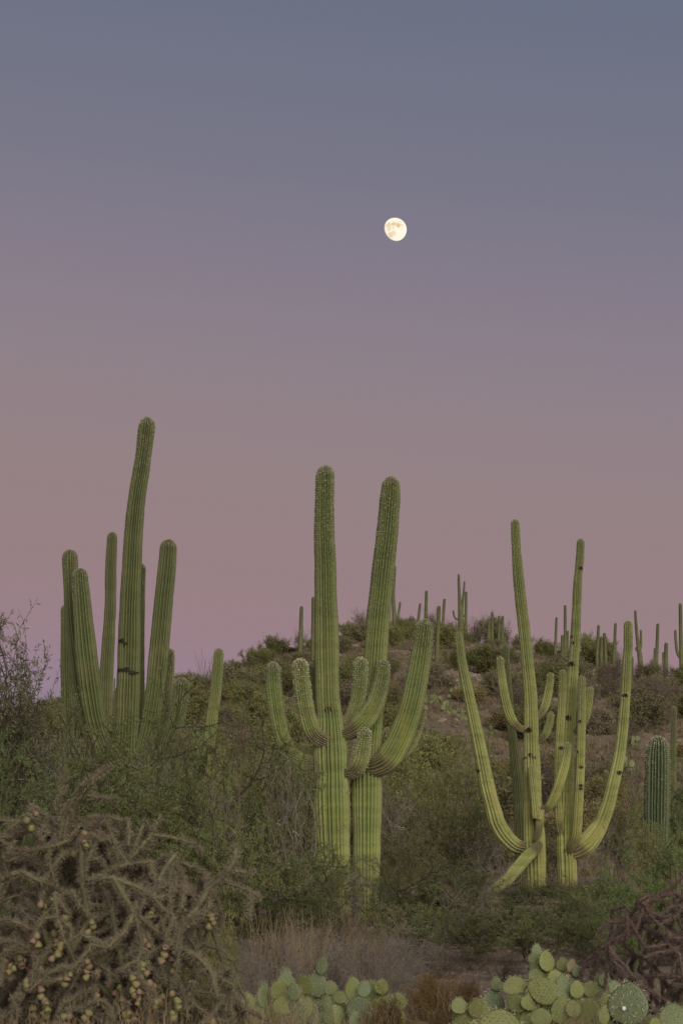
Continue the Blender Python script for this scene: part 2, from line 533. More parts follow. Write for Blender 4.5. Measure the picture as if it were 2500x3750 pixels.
def build_stem(name, rows, origin, mat, parent, ribs=22, spr=6, ring=0.05, spine_step=0.03, spines=5, spine_len=0.035,
               spine_w=0.0035, seed=1, depth=0.32, zlo=0.0, zhi=6.0, closed_end=False):
    rng = np.random.default_rng(seed)
    C, tt = catmull(rows, 400)
    L = tt[-1]
    n = max(8, int(L / ring))
    # finer rings along the dome of the tip
    r0 = float(np.interp(0.06 * L, tt, C[:, 3]))
    s = np.concatenate([r0 * 1.5 * (np.linspace(0, 1, 12)[:-1] ** 1.6), np.linspace(r0 * 1.5, L, n)])
    X = np.stack([np.interp(s, tt, C[:, j]) for j in range(4)], 1)
    cen, rad = X[:, :3], X[:, 3].copy()
    # rings of slow and fast growth swell and pinch the stem
    ph = rng.uniform(0, 10)
    wob = np.array([mnoise.noise(Vector((v * 2.2, ph, 0))) * 0.055 + mnoise.noise(Vector((v * 6.0, ph, 5))) * 0.028 for v in s])
    rad *= 1.03 * (1 + wob)
    dome = r0 * 1.15
    k = np.clip(s / dome, 0, 1)
    rad *= np.sqrt(np.clip(1 - (1 - k) ** 2.3, 0.0009, 1))
    if closed_end:
        ke = np.clip((L - s) / (rad[-6] * 0.9 + 1e-6), 0, 1)
        rad *= np.sqrt(np.clip(1 - (1 - ke) ** 2, 0.003, 1))
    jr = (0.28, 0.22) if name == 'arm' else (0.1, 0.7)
    T, N, B = frames(cen)
    m = ribs * spr
    a = np.arange(m) * 2 * math.pi / m
    tw = rng.uniform(-0.05, 0.05) * s[:, None] + rng.uniform(0, 6.28)
    ph_ = (np.arange(m) % spr) / spr
    crest = 0.5 + 0.5 * np.cos(2 * math.pi * ph_)
    prof = np.sqrt(np.clip(crest, 0, 1)) * 0.2 + crest * 0.8
    # each rib a little different along the stem
    ribn = np.array([[mnoise.noise(Vector((v * 1.1, i * 7.7, seed * 1.3))) for i in range(ribs)] for v in s[::4]])
    ribn = np.repeat(ribn, 4, axis=0)[:len(s)]
    ribn = np.repeat(ribn, spr, axis=1)
    rr = rad[:, None] * (1 - depth * (1 - prof)[None, :] + 0.022 * ribn)
    ang = a[None, :] + tw + np.interp(a, np.arange(ribs + 1) * 2 * math.pi / ribs, np.append(rj := rng.uniform(-0.22, 0.22, ribs) * 2 * math.pi / ribs, rj[0]))[None, :]
    nrm = np.cos(ang)[..., None] * N[:, None, :] + np.sin(ang)[..., None] * B[:, None, :]
    V = cen[:, None, :] + rr[..., None] * nrm - origin
    ns = len(s)
    i = np.arange(ns - 1)[:, None] * m; j = np.arange(m)[None, :]; j2 = (j + 1) % m
    Q = np.stack([i + j, i + j2, i + m + j2, i + m + j], -1).reshape(-1, 4)
    zz = (V + origin)[..., 2]
    lowness = 1 - np.clip((zz - zlo) / (zhi - zlo), 0, 1)
    tip_fade = np.clip(s / max(0.5, 0.28 * L), 0, 1)[:, None] * 0.75 + 0.25
    me = make_mesh(name, V.reshape(-1, 3), Q, [mat], smooth=True,
                   attrs={'crest': np.tile(crest, ns), 'age': (lowness * tip_fade).ravel(), 'joint': np.repeat(np.clip(1.0 - (L - s - jr[0]) / jr[1], 0, 1), m)})
    o = obj(name, me, parent)
    if spines:
        sp = np.concatenate([np.linspace(0.004, r0, int(r0 / (spine_step * 0.62)) + 2), np.arange(r0 + spine_step, L * 0.995, spine_step)])
        nsp = len(sp)
        fi = np.interp(sp, s, np.arange(ns))
        i0 = np.floor(fi).astype(int).clip(0, ns - 2); w = (fi - i0)[:, None, None]
        ci = np.arange(ribs) * spr
        P = V[i0][:, ci] * (1 - w) + V[i0 + 1][:, ci] * w
        Nn = nrm[i0][:, ci]
        Tt = np.repeat(T[i0][:, None, :], ribs, axis=1)
        # near the tip spines point up and out
        upf = np.clip(1 - sp / dome, 0, 1)[:, None, None]
        Nn = Nn * (1 - 0.8 * upf) - Tt * upf * 0.9
        P = P.reshape(-1, 3); Nn = Nn.reshape(-1, 3)
        size = np.repeat(np.clip(1.0 - 0.55 * sp / max(1.4, 0.45 * L), 0.45, 1.0), ribs)
        keep = rng.random(len(P)) < 0.93
        P, Nn, size = P[keep], Nn[keep], np.repeat(size[keep], spines)[:, None]
        P = np.repeat(P, spines, axis=0); Nn = np.repeat(Nn, spines, axis=0)
        q = len(P)
        d = Nn * 0.75 + rng.normal(size=(q, 3)) * 0.62
        d /= np.linalg.norm(d, axis=1)[:, None]
        side = np.cross(d, rand_unit(rng, q)); side /= np.linalg.norm(side, axis=1)[:, None] + 1e-9
        ln = spine_len * rng.uniform(0.5, 1.15, q)[:, None] * size
        spw = spine_w * size
        b0 = P - Nn * 0.004
        Vs = np.stack([b0 - side * spw, b0 + side * spw, b0 + d * ln], 1).reshape(-1, 3)
        fs = np.arange(q * 3).reshape(-1, 3)
        so = obj('spines', make_mesh('spines', Vs, fs, [M['spine']]), o, kind='stuff')
    return o, X


def scar_hole(parent, pos, size, seed, origin, toward=(0, -1, 0)):
    """a woodpecker hole: ragged brown callus round a dark hollow, on the stem's face"""
    rng = np.random.default_rng(seed)
    k = 12
    a = np.arange(k) * 2 * math.pi / k
    rings = []
    for (rr, dep, jit) in [(1.4, -0.3, 0.25), (1.12, 0.3, 0.2), (0.92, 0.34, 0.12), (0.8, 0.12, 0.1)]:
        q = rr * size * (1 + rng.uniform(-jit, jit, k))
        rings.append(np.stack([q * np.cos(a) * 1.15, np.full(k, -dep * size) + rng.uniform(-.05, .05, k) * size, q * np.sin(a) * 0.85], 1))
    V = np.vstack(rings + [np.array([[0, -0.08 * size, 0]])])
    Q = []
    for r in range(3):
        for j in range(k):
            Q.append((r * k + j, r * k + (j + 1) % k, (r + 1) * k + (j + 1) % k, (r + 1) * k + j))
    Tn = [(3 * k + j, 3 * k + (j + 1) % k, 4 * k) for j in range(k)]
    fm = [0] * (2 * k) + [1] * (k) + [1] * k
    me = make_mesh('nest_hole', V, [np.array(Q), np.array(Tn)], [M['scar'], M['hollow']], fmat=fm, smooth=True)
    t = Vector(toward).normalized()
    o = obj('nest_hole', me, parent, loc=Vector(pos) - Vector(origin))
    o.rotation_euler = (0, 0, math.atan2(t.x, -t.y))
    return o


def on_stem(X, x, y):
    """point of a stem's camera-side face nearest a photograph pixel"""
    best = None
    for row in X:
        p = row[:3]
        d = p - np.array((0, 0, CAMZ))
        t = 1.0 / np.dot(d, FWD)
        u = 1250 + F * d[0] * t; v = 1875 - F * np.dot(d, UPV) * t
        e = abs(v - y)
        if best is None or e < best[0]:
            best = (e, row, u)
    _, row, u = best
    off = (x - u) / F * row[1]
    r = row[3]
    off = max(-0.85 * r, min(0.85 * r, off))
    dep = math.sqrt(r * r - off * off)
    tow = (off, -dep, 0)
    return (row[0] + off, row[1] - dep * 0.96, row[2]), tow


def scar_band(parent, X, region, zy, zx0, zx1, origin, seed):
    """a dark healed gash running across the face of a stem"""
    rng = np.random.default_rng(seed)
    n = 14
    top, bot = [], []
    for t in np.linspace(0, 1, n):
        x, y = pt(region, zx0 + (zx1 - zx0) * t, zy + 24 * t * t + rng.uniform(-5, 5))
        pos, tow = on_stem(X, x, y)
        h = 0.035 * (0.3 + math.sin(math.pi * min(t + .04, .97)) * rng.uniform(0.5, 1.1))
        c = np.array(pos) - np.array(origin) + np.array(tow) * 0.1
        top.append(c + np.array((0, 0, h))); bot.append(c - np.array((0, 0, h * rng.uniform(0.6, 1.2))))
    mid = [0.5 * (a + b) + np.array((0, -0.012, 0)) for a, b in zip(top, bot)]
    V = np.array(top + mid + bot)
    Q = [(r * n + k, r * n + k + 1, (r + 1) * n + k + 1, (r + 1) * n + k) for r in range(2) for k in range(n - 1)]
    obj('scar', make_mesh('scar', V, np.array(Q), [M['scar_dark']], smooth=True), parent)


SEED = [100]


def saguaro(label, trunk_px, D, arms=(), mat='cactus_mid', group=None, holes=(), ribs=22, armribs=18, lod=1.0, dd=None, scars=(), trunk_ribdepth=0.31):
    rows = stem_world(trunk_px, D, dd)
    last = rows[-1].copy()
    gz = ground_z(last[0], last[1])
    if last[2] > gz + 0.02:
        rows = np.vstack([rows, [last[0], last[1], gz - 0.12, last[3] * 0.97]])
    else:
        rows[-1][2] = gz - 0.12
    origin = np.array((rows[-1][0], rows[-1][1], ground_z(rows[-1][0], rows[-1][1])))
    zhi = rows[0][2]
    root = thing('saguaro', label, 'cactus', origin, group)
    SEED[0] += 1
    kw = dict(mat=M[mat], zlo=origin[2] + 0.1, zhi=zhi)
    if lod >= 1:
        q = dict(ring=0.05, spine_step=0.032, spines=4, spine_len=0.030, spine_w=0.0055)
    elif lod >= 0.5:
        q = dict(ring=0.06, spine_step=0.04, spines=3, spine_len=0.028, spine_w=0.0042)
    else:
        q = dict(ring=0.15, spines=0)
    spr = 6 if lod >= 0.5 else 3
    stems = {}
    stems['trunk'] = build_stem('trunk', rows, origin, parent=root, ribs=ribs, spr=spr, seed=SEED[0], depth=trunk_ribdepth, **kw, **q)
    for key, px, add_ in arms:
        SEED[0] += 1
        r = stem_world(px, D, add_)
        stems[key] = build_stem('arm', r, origin, parent=root, ribs=armribs, spr=spr, seed=SEED[0], **kw, **q)
    for (_, zy, zx0, zx1) in scars:
        o, X = stems['trunk']
        SEED[0] += 1
        scar_band(o, X, R1, zy, zx0, zx1, origin, SEED[0])
    for (key, x, y, sz) in holes:
        o, X = stems[key]
        SEED[0] += 1
        pos, tow = on_stem(X, x, y)
        scar_hole(o, pos, sz / F * D, SEED[0], origin, tow)
    return root


def pt(region, x, y):
    return (region[0] + x * region[2], region[1] + y * region[2])


def holes(region, lst):
    return [(k,) + pt(region, x, y) + (s,) for (k, x, y, s) in lst]


# --- the twin stems in the middle
T1 = conv(R2, [(570, 110, 60), (570, 150, 62), (568, 220, 66), (565, 400, 67), (563, 600, 71), (570, 800, 75), (572, 1000, 80), (577, 1200, 83), (580, 1400, 85),
               (582, 1600, 86), (588, 1800, 87), (600, 1920, 92), (606, 2050, 108), (606, 2180, 124), (612, 2350, 122)]) + \
    conv(R5, [(645, 300, 102), (650, 500, 100), (656, 700, 97), (664, 900, 92), (670, 1060, 88)])
saguaro('tall green saguaro, its straight column rising above short arms and a dark hole', T1, 36.0, [
    ('a1', conv(R2, [(195, 1520, 48), (195, 1580, 52), (200, 1700, 58), (212, 1800, 60), (236, 1950, 58), (262, 2060, 56), (320, 2170, 56), (410, 2235, 58), (520, 2240, 50), (590, 2230, 40)]), (0.05, 0.1, 0.0)),
    ('a2', conv(R2, [(390, 1495, 50), (392, 1550, 52), (400, 1650, 57), (420, 1800, 60), (452, 1950, 62), (492, 2040, 60), (560, 2085, 55), (610, 2090, 45)]), (-0.22, -0.24, -0.1)),
    ('a3', conv(R2, [(462, 1530, 30), (466, 1580, 32), (474, 1700, 34), (490, 1850, 36), (530, 1990, 36), (580, 2040, 30)]), (0.3, 0.3, 0.1)),
    ('a4', conv(R2, [(822, 1486, 52), (822, 1550, 55), (820, 1650, 58), (803, 1800, 58), (777, 1900, 62), (738, 1978, 64), (690, 2000, 52), (640, 2005, 40)]), (0.1, 0.06, 0.0)),
    ('a5', conv(R2, [(985, 1505, 46), (985, 1560, 48), (976, 1650, 53), (938, 1790, 62), (880, 1900, 70), (812, 1975, 70), (745, 2020, 54), (690, 2035, 42), (640, 2040, 36)]), (-0.05, -0.08, 0.0)),
    ('a6', conv(R2, [(848, 1990, 46), (850, 2050, 52), (836, 2150, 64), (815, 2245, 64), (775, 2300, 54), (725, 2315, 44), (660, 2310, 38)]), (-0.2, -0.15, 0.0)),
], 'cactus_mid', 'saguaros standing among the mesquites', holes(R2, [('trunk', 592, 1862, 9)]), ribs=24, armribs=20)

T2 = conv(R2, [(1040, 190, 56), (1040, 240, 60), (1038, 300, 66), (1030, 400, 71), (1013, 600, 74), (991, 800, 77), (970, 1000, 80), (950, 1200, 84), (935, 1400, 84),
               (922, 1600, 84), (906, 1800, 86), (890, 2000, 90), (872, 2200, 103), (866, 2350, 107)]) + \
    conv(R5, [(850, 300, 86), (850, 500, 82), (850, 700, 76), (852, 900, 70), (855, 1070, 66)])
saguaro('green saguaro leaning slightly beside the straight one, one thick arm swept up', T2, 36.25, [
    ('b1', conv(R2, [(1285, 1213, 58), (1280, 1270, 62), (1271, 1350, 68), (1250, 1500, 75), (1225, 1650, 80), (1195, 1800, 82), (1150, 1950, 86), (1090, 2095, 92), (1020, 2210, 92), (940, 2260, 78), (870, 2270, 60)]), (-0.3, -0.32, -0.1)),
    ('b2', conv(R2, [(1265, 1825, 30), (1258, 1880, 32), (1240, 1960, 34), (1205, 2060, 38), (1130, 2170, 40), (1010, 2230, 40), (900, 2240, 36)]), (0.35, 0.3, 0.1)),
], 'cactus_mid', 'saguaros standing among the mesquites', ribs=24, armribs=20)

# --- the big cluster on the left
S1 = conv(R1, [(846, 122, 40), (845, 160, 43), (838, 230, 46), (816, 400, 46), (785, 600, 49), (767, 800, 53), (757, 1000, 56), (748, 1200, 59), (744, 1400, 63), (740, 1600, 66), (735, 1800, 68), (728, 2040, 66), (725, 2400, 62), (725, 2900, 60)])
saguaro('tallest saguaro, many-armed, its long olive column curving to one side above the mesquites', S1, 43.0, [
    ('a', conv(R1, [(403, 883, 40), (403, 940, 43), (410, 1100, 44), (424, 1300, 48), (446, 1500, 52), (474, 1700, 54), (520, 1900, 54), (600, 2080, 52), (710, 2180, 46)]), (0.35, 0.3, 0.05)),
    ('b', conv(R1, [(461, 991, 40), (462, 1050, 42), (470, 1150, 47), (481, 1300, 55), (499, 1500, 61), (524, 1700, 62), (555, 1880, 60), (620, 2060, 56), (715, 2180, 50)]), (-0.3, -0.3, -0.05)),
    ('c', conv(R1, [(970, 824, 44), (967, 880, 47), (958, 1000, 51), (938, 1200, 53), (920, 1400, 55), (901, 1600, 55), (880, 1780, 54), (850, 1950, 54), (800, 2120, 50), (740, 2200, 44)]), (-0.1, -0.1, -0.05)),
    ('d', conv(R1, [(812, 963, 26), (808, 1010, 28), (800, 1200, 32), (796, 1400, 34), (792, 1700, 36), (780, 1950, 38), (750, 2150, 36)]), (0.5, 0.5, 0.1)),
    ('e', conv(R1, [(978, 1452, 24), (976, 1500, 27), (970, 1600, 31), (958, 1720, 33), (925, 1880, 36), (860, 2050, 38), (760, 2150, 36)]), (0.3, 0.3, 0.05)),
    ('f', conv(R1, [(1042, 1618, 40), (1042, 1680, 43), (1032, 1770, 46), (1005, 1900, 47), (955, 2040, 47), (870, 2170, 46), (760, 2230, 42)]), (-0.4, -0.35, -0.05)),
], 'cactus_left', 'saguaros standing among the mesquites', ribs=22, armribs=18, scars=((1, 1408, 690, 740), (1, 1575, 680, 800)))
saguaro('slim single saguaro column, paler and narrower, just behind the many-armed tallest one', conv(R1, [(645, 781, 28), (644, 840, 31), (637, 1000, 33), (635, 1200, 33), (624, 1400, 36), (612, 1600, 39), (607, 1800, 40), (603, 2100, 38), (603, 2600, 38)]), 55.0,
        mat='cactus_far', group='saguaros standing among the mesquites', lod=0.5, ribs=16)
saguaro('short single saguaro column beside the tallest one, on the side of the wispy mesquite', conv(R1, [(378, 1198, 27), (379, 1250, 29), (384, 1500, 33), (388, 1700, 36), (392, 1850, 37), (396, 2200, 36), (396, 2700, 36)]), 48.0,
        mat='cactus_left', group='saguaros standing among the mesquites', lod=0.5, ribs=16)
saguaro('lone slightly leaning saguaro column standing before the low end of the hill', conv(R1, [(1257, 1449, 27), (1255, 1500, 29), (1240, 1700, 32), (1218, 1850, 33), (1203, 2040, 33), (1196, 2300, 32), (1194, 2700, 32)]), 60.0,
        mat='cactus_right', group='saguaros standing among the mesquites', lod=0.5, ribs=16)
saguaro('stub of a young round-topped saguaro low beside the lone leaning column', conv(R1, [(1118, 1921, 26), (1116, 1970, 28), (1112, 2060, 30), (1110, 2300, 30)]), 62.0,
        mat='cactus_left', group='young saguaros', lod=0.5, ribs=18)
saguaro('young saguaro column half hidden behind the foot of the tallest saguaro', conv(R1, [(670, 1675, 14), (669, 1720, 16), (667, 1850, 17), (667, 2300, 17)]), 62.0,
        mat='cactus_left', group='young saguaros', lod=0.5, ribs=16)
saguaro('young saguaro column half hidden behind the foot of the tallest saguaro', conv(R1, [(818, 1640, 13), (818, 1690, 15), (818, 1850, 16), (818, 2300, 17)]), 62.0,
        mat='cactus_left', group='young saguaros', lod=0.5, ribs=16)

# --- the pale, much-pecked pair on the right
U1 = conv(R3, [(497, 89, 26), (497, 130, 27), (505, 300, 30), (521, 500, 35), (540, 680, 37), (549, 750, 38), (556, 820, 37), (573, 1000, 39), (592, 1200, 43), (598, 1400, 48), (602, 1600, 52), (607, 1800, 55), (611, 2000, 60)]) + \
    conv(R6, [(617, 450, 66), (622, 600, 68), (628, 800, 68)])
saguaro('pale yellow-green saguaro, longest arm curving far out, another drooping to the ground', U1, 50.0, [
    ('z', conv(R3, [(138, 811, 27), (139, 850, 28), (157, 1000, 31), (198, 1200, 36), (240, 1400, 39), (281, 1600, 43), (320, 1800, 47), (362, 1960, 50)]) +
     conv(R6, [(383, 375, 51), (432, 455, 52), (495, 515, 48), (560, 535, 42), (610, 540, 36)]), (-0.1, -0.15, 0.0)),
    ('aa', conv(R3, [(400, 964, 23), (401, 1010, 24), (417, 1150, 29), (445, 1290, 31), (482, 1380, 29), (530, 1425, 24), (585, 1435, 22)]), (-0.1, -0.1, 0.0)),
    ('ac', conv(R3, [(722, 1069, 23), (720, 1110, 25), (706, 1200, 28), (686, 1280, 28), (655, 1340, 24), (600, 1370, 20)]), (0.15, 0.2, 0.05)),
    ('ad', conv(R3, [(725, 1318, 21), (723, 1350, 23), (706, 1420, 26), (682, 1475, 24), (650, 1505, 18), (605, 1520, 16)]), (-0.1, -0.1, 0.0)),
    ('ae', conv(R3, [(602, 1659, 23), (604, 1700, 25), (622, 1850, 28), (638, 2000, 31)]) + conv(R6, [(652, 280, 29), (651, 390, 25), (636, 455, 20), (622, 480, 16)]), (-0.4, -0.42, -0.3)),
    ('af', conv(R3, [(830, 1514, 23), (828, 1560, 26), (814, 1650, 30), (786, 1750, 32), (752, 1850, 31), (708, 1925, 26), (650, 1950, 20), (620, 1960, 18)]), (-0.25, -0.3, -0.05)),
    ('ag', conv(R6, [(334, 806, 27), (380, 785, 31), (450, 730, 37), (515, 655, 39), (575, 585, 38), (625, 540, 33), (650, 510, 26)]), (-0.9, -0.8, -0.3)),
], 'cactus_right', 'saguaros standing among the mesquites',
    holes(R3, [('trunk', 580, 1432, 9), ('trunk', 560, 1610, 5), ('trunk', 590, 1595, 6), ('trunk', 612, 1608, 5), ('z', 262, 1690, 6)]), ribs=16, armribs=13, lod=0.5)
U2 = conv(R3, [(913, 214, 24), (913, 260, 25), (908, 350, 26), (901, 420, 25), (894, 500, 27), (886, 700, 30), (879, 850, 32), (868, 1000, 34), (857, 1150, 38), (845, 1300, 40), (838, 1450, 40), (832, 1600, 42), (826, 1800, 44), (818, 2000, 46)]) + \
    conv(R6, [(818, 430, 54), (823, 560, 62), (828, 690, 62), (830, 800, 60)])
saguaro('pale saguaro column pitted with many dark nest holes, with a thin notched top', U2, 50.6, [
    ('v', conv(R3, [(799, 1051, 22), (798, 1100, 24), (792, 1300, 27), (779, 1500, 28), (770, 1700, 26), (768, 1900, 26), (780, 2060, 26), (815, 2120, 24)]), (-0.12, -0.16, -0.05)),
    ('w', conv(R3, [(921, 1089, 23), (920, 1130, 25), (922, 1300, 26), (917, 1500, 27), (912, 1700, 28), (901, 1900, 29), (890, 2070, 31)]) + conv(R6, [(880, 470, 32), (850, 530, 30), (825, 560, 28)]), (-0.45, -0.5, -0.1)),
    ('x', conv(R3, [(976, 1156, 22), (973, 1200, 24), (962, 1290, 24), (942, 1370, 24), (900, 1430, 24), (845, 1450, 22)]), (-0.15, -0.1, 0.0)),
    ('y', conv(R3, [(1216, 739, 26), (1216, 790, 27), (1216, 900, 28), (1210, 1000, 30), (1200, 1200, 33), (1184, 1400, 35), (1160, 1600, 38), (1116, 1800, 42), (1088, 1910, 44), (1048, 2020, 48)]) +
     conv(R6, [(1010, 430, 58), (955, 500, 66), (890, 545, 60), (830, 565, 46)]), (0.05, -0.1, 0.0)),
], 'cactus_right', 'saguaros standing among the mesquites',
    holes(R3, [('trunk', 912, 412, 6), ('trunk', 855, 840, 5), ('trunk', 862, 886, 5), ('trunk', 853, 1017, 8), ('trunk', 832, 1365, 9), ('v', 788, 1542, 6), ('w', 907, 1373, 5),
               ('w', 915, 1676, 5), ('w', 913, 1780, 5), ('w', 912, 1816, 5), ('w', 890, 1580, 4), ('y', 1195, 1210, 7), ('y', 1158, 1700, 7)]), ribs=16, armribs=13, lod=0.5)
saguaro('darker green saguaro column standing close behind the pale one', conv(R3, [(434, 891, 23), (434, 930, 25), (440, 1050, 25), (453, 1200, 26), (470, 1400, 28), (494, 1600, 31), (516, 1800, 34), (528, 2050, 36)]) + conv(R6, [(530, 700, 36)]), 54.0,
        mat='cactus_left', group='saguaros standing among the mesquites', lod=0.5, ribs=16)
saguaro('stout dark green young saguaro, unbranched with round pale-spined crown', conv(R3, [(1407, 1474, 60), (1406, 1530, 68), (1404, 1600, 76), (1402, 1750, 79), (1399, 1950, 77), (1398, 2200, 75), (1398, 2380, 74)]), 41.0,
        mat='cactus_deep', group='saguaros standing among the mesquites', ribs=22)
saguaro('thin tan-green saguaro post behind the stout young saguaro', conv(R3, [(1510, 1284, 16), (1508, 1330, 18), (1506, 1500, 18), (1504, 1640, 18), (1504, 1750, 18)]), 76.0,
        mat='cactus_far', group='young saguaros', lod=0.5, ribs=16)
saguaro('tiny round-topped young saguaro peeping out behind the long curving arm', conv(R3, [(322, 1492, 13), (320, 1512, 16), (318, 1560, 17), (318, 1640, 17)]), 70.0, mat='cactus_far', group='young saguaros', lod=0.5, ribs=14)
saguaro('tiny pale young saguaro between the holed saguaro and the stout one', conv(R3, [(1077, 1690, 12), (1077, 1710, 15), (1077, 1760, 15)]), 66.0, mat='cactus_far', group='young saguaros', lod=0.5, ribs=14)

# --- saguaros on the hill
HILLG = 'saguaros growing on the hill'


def hill_saguaro(label, region, line, arms=(), D=None):
    D = D or (169.0 if label in (HT, RG) else None)
    px = [(a, b, r * 1.18) for a, b, r in conv(region, line)]
    bx_, by_ = px[-1][0], px[-1][1]
    d = D or hit_ground(bx_, by_) or (CREST - 3)
    d = min(d, CREST - 2)
    saguaro(label, px, d, [('a%d' % i, conv(region, a), (0.0, 0.0)) for i, a in enumerate(arms)], 'cactus_far', HILLG, ribs=14, armribs=12, lod=0.3)


def col(x0, y0, x1, y1, r, n=5, bend=0.0):
    return [(x0 + (x1 - x0) * t + bend * math.sin(t * math.pi), y0 + (y1 - y0) * t, r * (0.86 + 0.28 * t)) for t in np.linspace(0, 1, n)]


RG = 'ridge saguaro rising through a round green bush, among others like it'
HT = 'short saguaro in the close row on the hilltop, before a bushy palo verde'
PLAIN = 'slender unbranched saguaro post on the hill, its foot among scrub'
hill_saguaro('hill saguaro with one elbowed arm, rising from bare soil beside the leaning twin', R7, [(549, 165, 9), (547, 210, 10), (536, 400, 11), (545, 600, 15), (545, 800, 15)], [[(593, 457, 8), (588, 500, 9), (578, 560, 11), (572, 600, 11), (555, 612, 9), (546, 612, 7)]])
hill_saguaro(PLAIN, R7, col(757, 467, 738, 630, 9))
hill_saguaro(PLAIN, R7, col(808, 364, 802, 620, 11))
hill_saguaro('hill saguaro post with its whole length down to bare soil in view', R7, col(911, 489, 890, 978, 14))
hill_saguaro(PLAIN, R7, col(956, 431, 944, 740, 10, bend=-4))
hill_saguaro('candelabra saguaro on the hilltop with three upright arms above bare branches', R7, [(1072, 229, 7), (1073, 300, 9), (1080, 450, 12), (1090, 600, 20), (1090, 720, 20)],
             [[(1119, 289, 7), (1116, 340, 8), (1106, 450, 10), (1096, 590, 11), (1090, 640, 9)], [(1028, 527, 7), (1031, 560, 8), (1045, 592, 8), (1070, 602, 8), (1088, 602, 7)], [(1136, 524, 6), (1132, 550, 7), (1115, 572, 8), (1092, 580, 7)]])
hill_saguaro(PLAIN, R7, col(1133, 371, 1128, 770, 10))
hill_saguaro(HT, R7, col(1320, 614, 1318, 745, 13))
hill_saguaro(HT, R7, col(1345, 538, 1347, 745, 9))
hill_saguaro(HT, R7, col(1402, 569, 1400, 775, 8))
hill_saguaro(HT, R7, col(1434, 571, 1428, 800, 9))
hill_saguaro(HT, R7, col(1447, 735, 1445, 810, 12))
hill_saguaro('hill saguaro with a short arm pressed to its side, beyond the tall lone column', R2, col(400, 1117, 388, 1490, 12), [[(405, 1250, 6), (404, 1300, 7), (400, 1400, 7), (392, 1440, 6)]])
hill_saguaro('hill saguaro almost hidden behind the tall lone column', R2, col(485, 1050, 482, 1560, 13))
hill_saguaro(RG, R3, col(760, 714, 752, 945, 7))
hill_saguaro(RG, R3, col(815, 637, 815, 965, 8))
hill_saguaro(RG, R3, col(797, 828, 800, 970, 9))
hill_saguaro(RG, R3, col(831, 800, 828, 970, 7))
hill_saguaro(RG, R3, col(1028, 764, 1018, 960, 8))
hill_saguaro(RG, R3, col(1047, 837, 1045, 970, 9))
hill_saguaro(RG, R3, col(1065, 814, 1074, 980, 9))
hill_saguaro(RG, R3, col(1136, 751, 1126, 980, 8))
hill_saguaro('forked ridge saguaro with a long thin top, one upright arm and a stub', R3, [(1262, 671, 6), (1264, 720, 7), (1275, 850, 9), (1290, 960, 13), (1300, 1080, 14)],
             [[(1297, 795, 6), (1298, 830, 7), (1297, 900, 8), (1288, 930, 7), (1283, 940, 6)], [(1265, 905, 5), (1267, 920, 6), (1278, 932, 6), (1288, 935, 5)]])
hill_saguaro('ridge saguaro with a shorter arm hugging its side', R3, col(1406, 754, 1394, 1080, 9), [[(1387, 912, 7), (1386, 950, 8), (1386, 1020, 8), (1390, 1050, 6)]])
hill_saguaro('stubby double ridge saguaro beside the one with a hugging arm', R3, col(1459, 877, 1455, 1070, 11), [[(1440, 937, 6), (1440, 970, 7), (1444, 1030, 7), (1452, 1050, 6)]])
hill_saguaro('tall ridge saguaro with a long upturned arm at the end of the ridge', R3, col(1548, 626, 1556, 1100, 10), [[(1517, 796, 7), (1518, 840, 8), (1526, 920, 9), (1538, 960, 9), (1552, 975, 8)]])
hill_saguaro('small ridge saguaro peeping out behind the far curving arm', R3, col(1245, 968, 1243, 1080, 6))
hill_saguaro('very thin distant saguaro seen between the stems of the tallest cluster', R1, col(659, 1621, 655, 1800, 4), D=150)

# ------------------------------------------------------------------ shrubs and trees
def grow(rng, stems, H, W, kids, levels, wig=0.22, up=0.25, seglen=5, len0=1.0, ratio=0.6, droop=0.0, spread=0.7, leaf_levels=(2, 3), rad=0.03):
    """a branching skeleton: list of (level, points, radii)"""
    polys = []
    stack = []
    for i in range(stems):
        a = 2 * math.pi * (i + rng.uniform(0, 0.8)) / stems
        tilt = rng.uniform(0.15, 1.0) * spread
        d = np.array((math.cos(a) * math.sin(tilt), math.sin(a) * math.sin(tilt), math.cos(tilt)))
        d[0] *= W / H; d[1] *= W / H
        stack.append((0, np.array((rng.normal() * 0.04 * W, rng.normal() * 0.04 * W, -0.05)), d / np.linalg.norm(d), H * len0 * rng.uniform(0.7, 1.1), rad * rng.uniform(0.7, 1.1)))
    while stack:
        lv, p, d, L, r = stack.pop()
        pts = [p]; n = seglen
        for k in range(n):
            d = d + rng.normal(size=3) * wig + np.array((0, 0, up if lv < 2 else up * 0.4 - droop))
            d /= np.linalg.norm(d)
            q = pts[-1] + d * L / n
            if q[2] < 0.04 and lv > 0:
                q[2] = 0.04 + rng.uniform(0, 0.1); d[2] = abs(d[2]) * 0.4
            pts.append(q)
        pts = np.array(pts)
        rr = np.linspace(r, r * 0.45, n + 1)
        polys.append((lv, pts, rr))
        if lv < levels:
            nk = kids[lv]
            for c in range(nk):
                t = rng.uniform(0.25, 1.0) if c else 1.0
                idx = min(n - 1, int(t * n)); w = t * n - idx
                bp = pts[idx] * (1 - w) + pts[idx + 1] * w
                ax = pts[idx + 1] - pts[idx]; ax /= np.linalg.norm(ax)
                nd = ax * rng.uniform(0.3, 0.9) + rand_unit(rng, 1)[0] * 0.85
                nd /= np.linalg.norm(nd)
                stack.append((lv + 1, bp, nd, L * ratio * rng.uniform(0.6, 1.15), max(r * 0.5, 0.002)))
    return polys


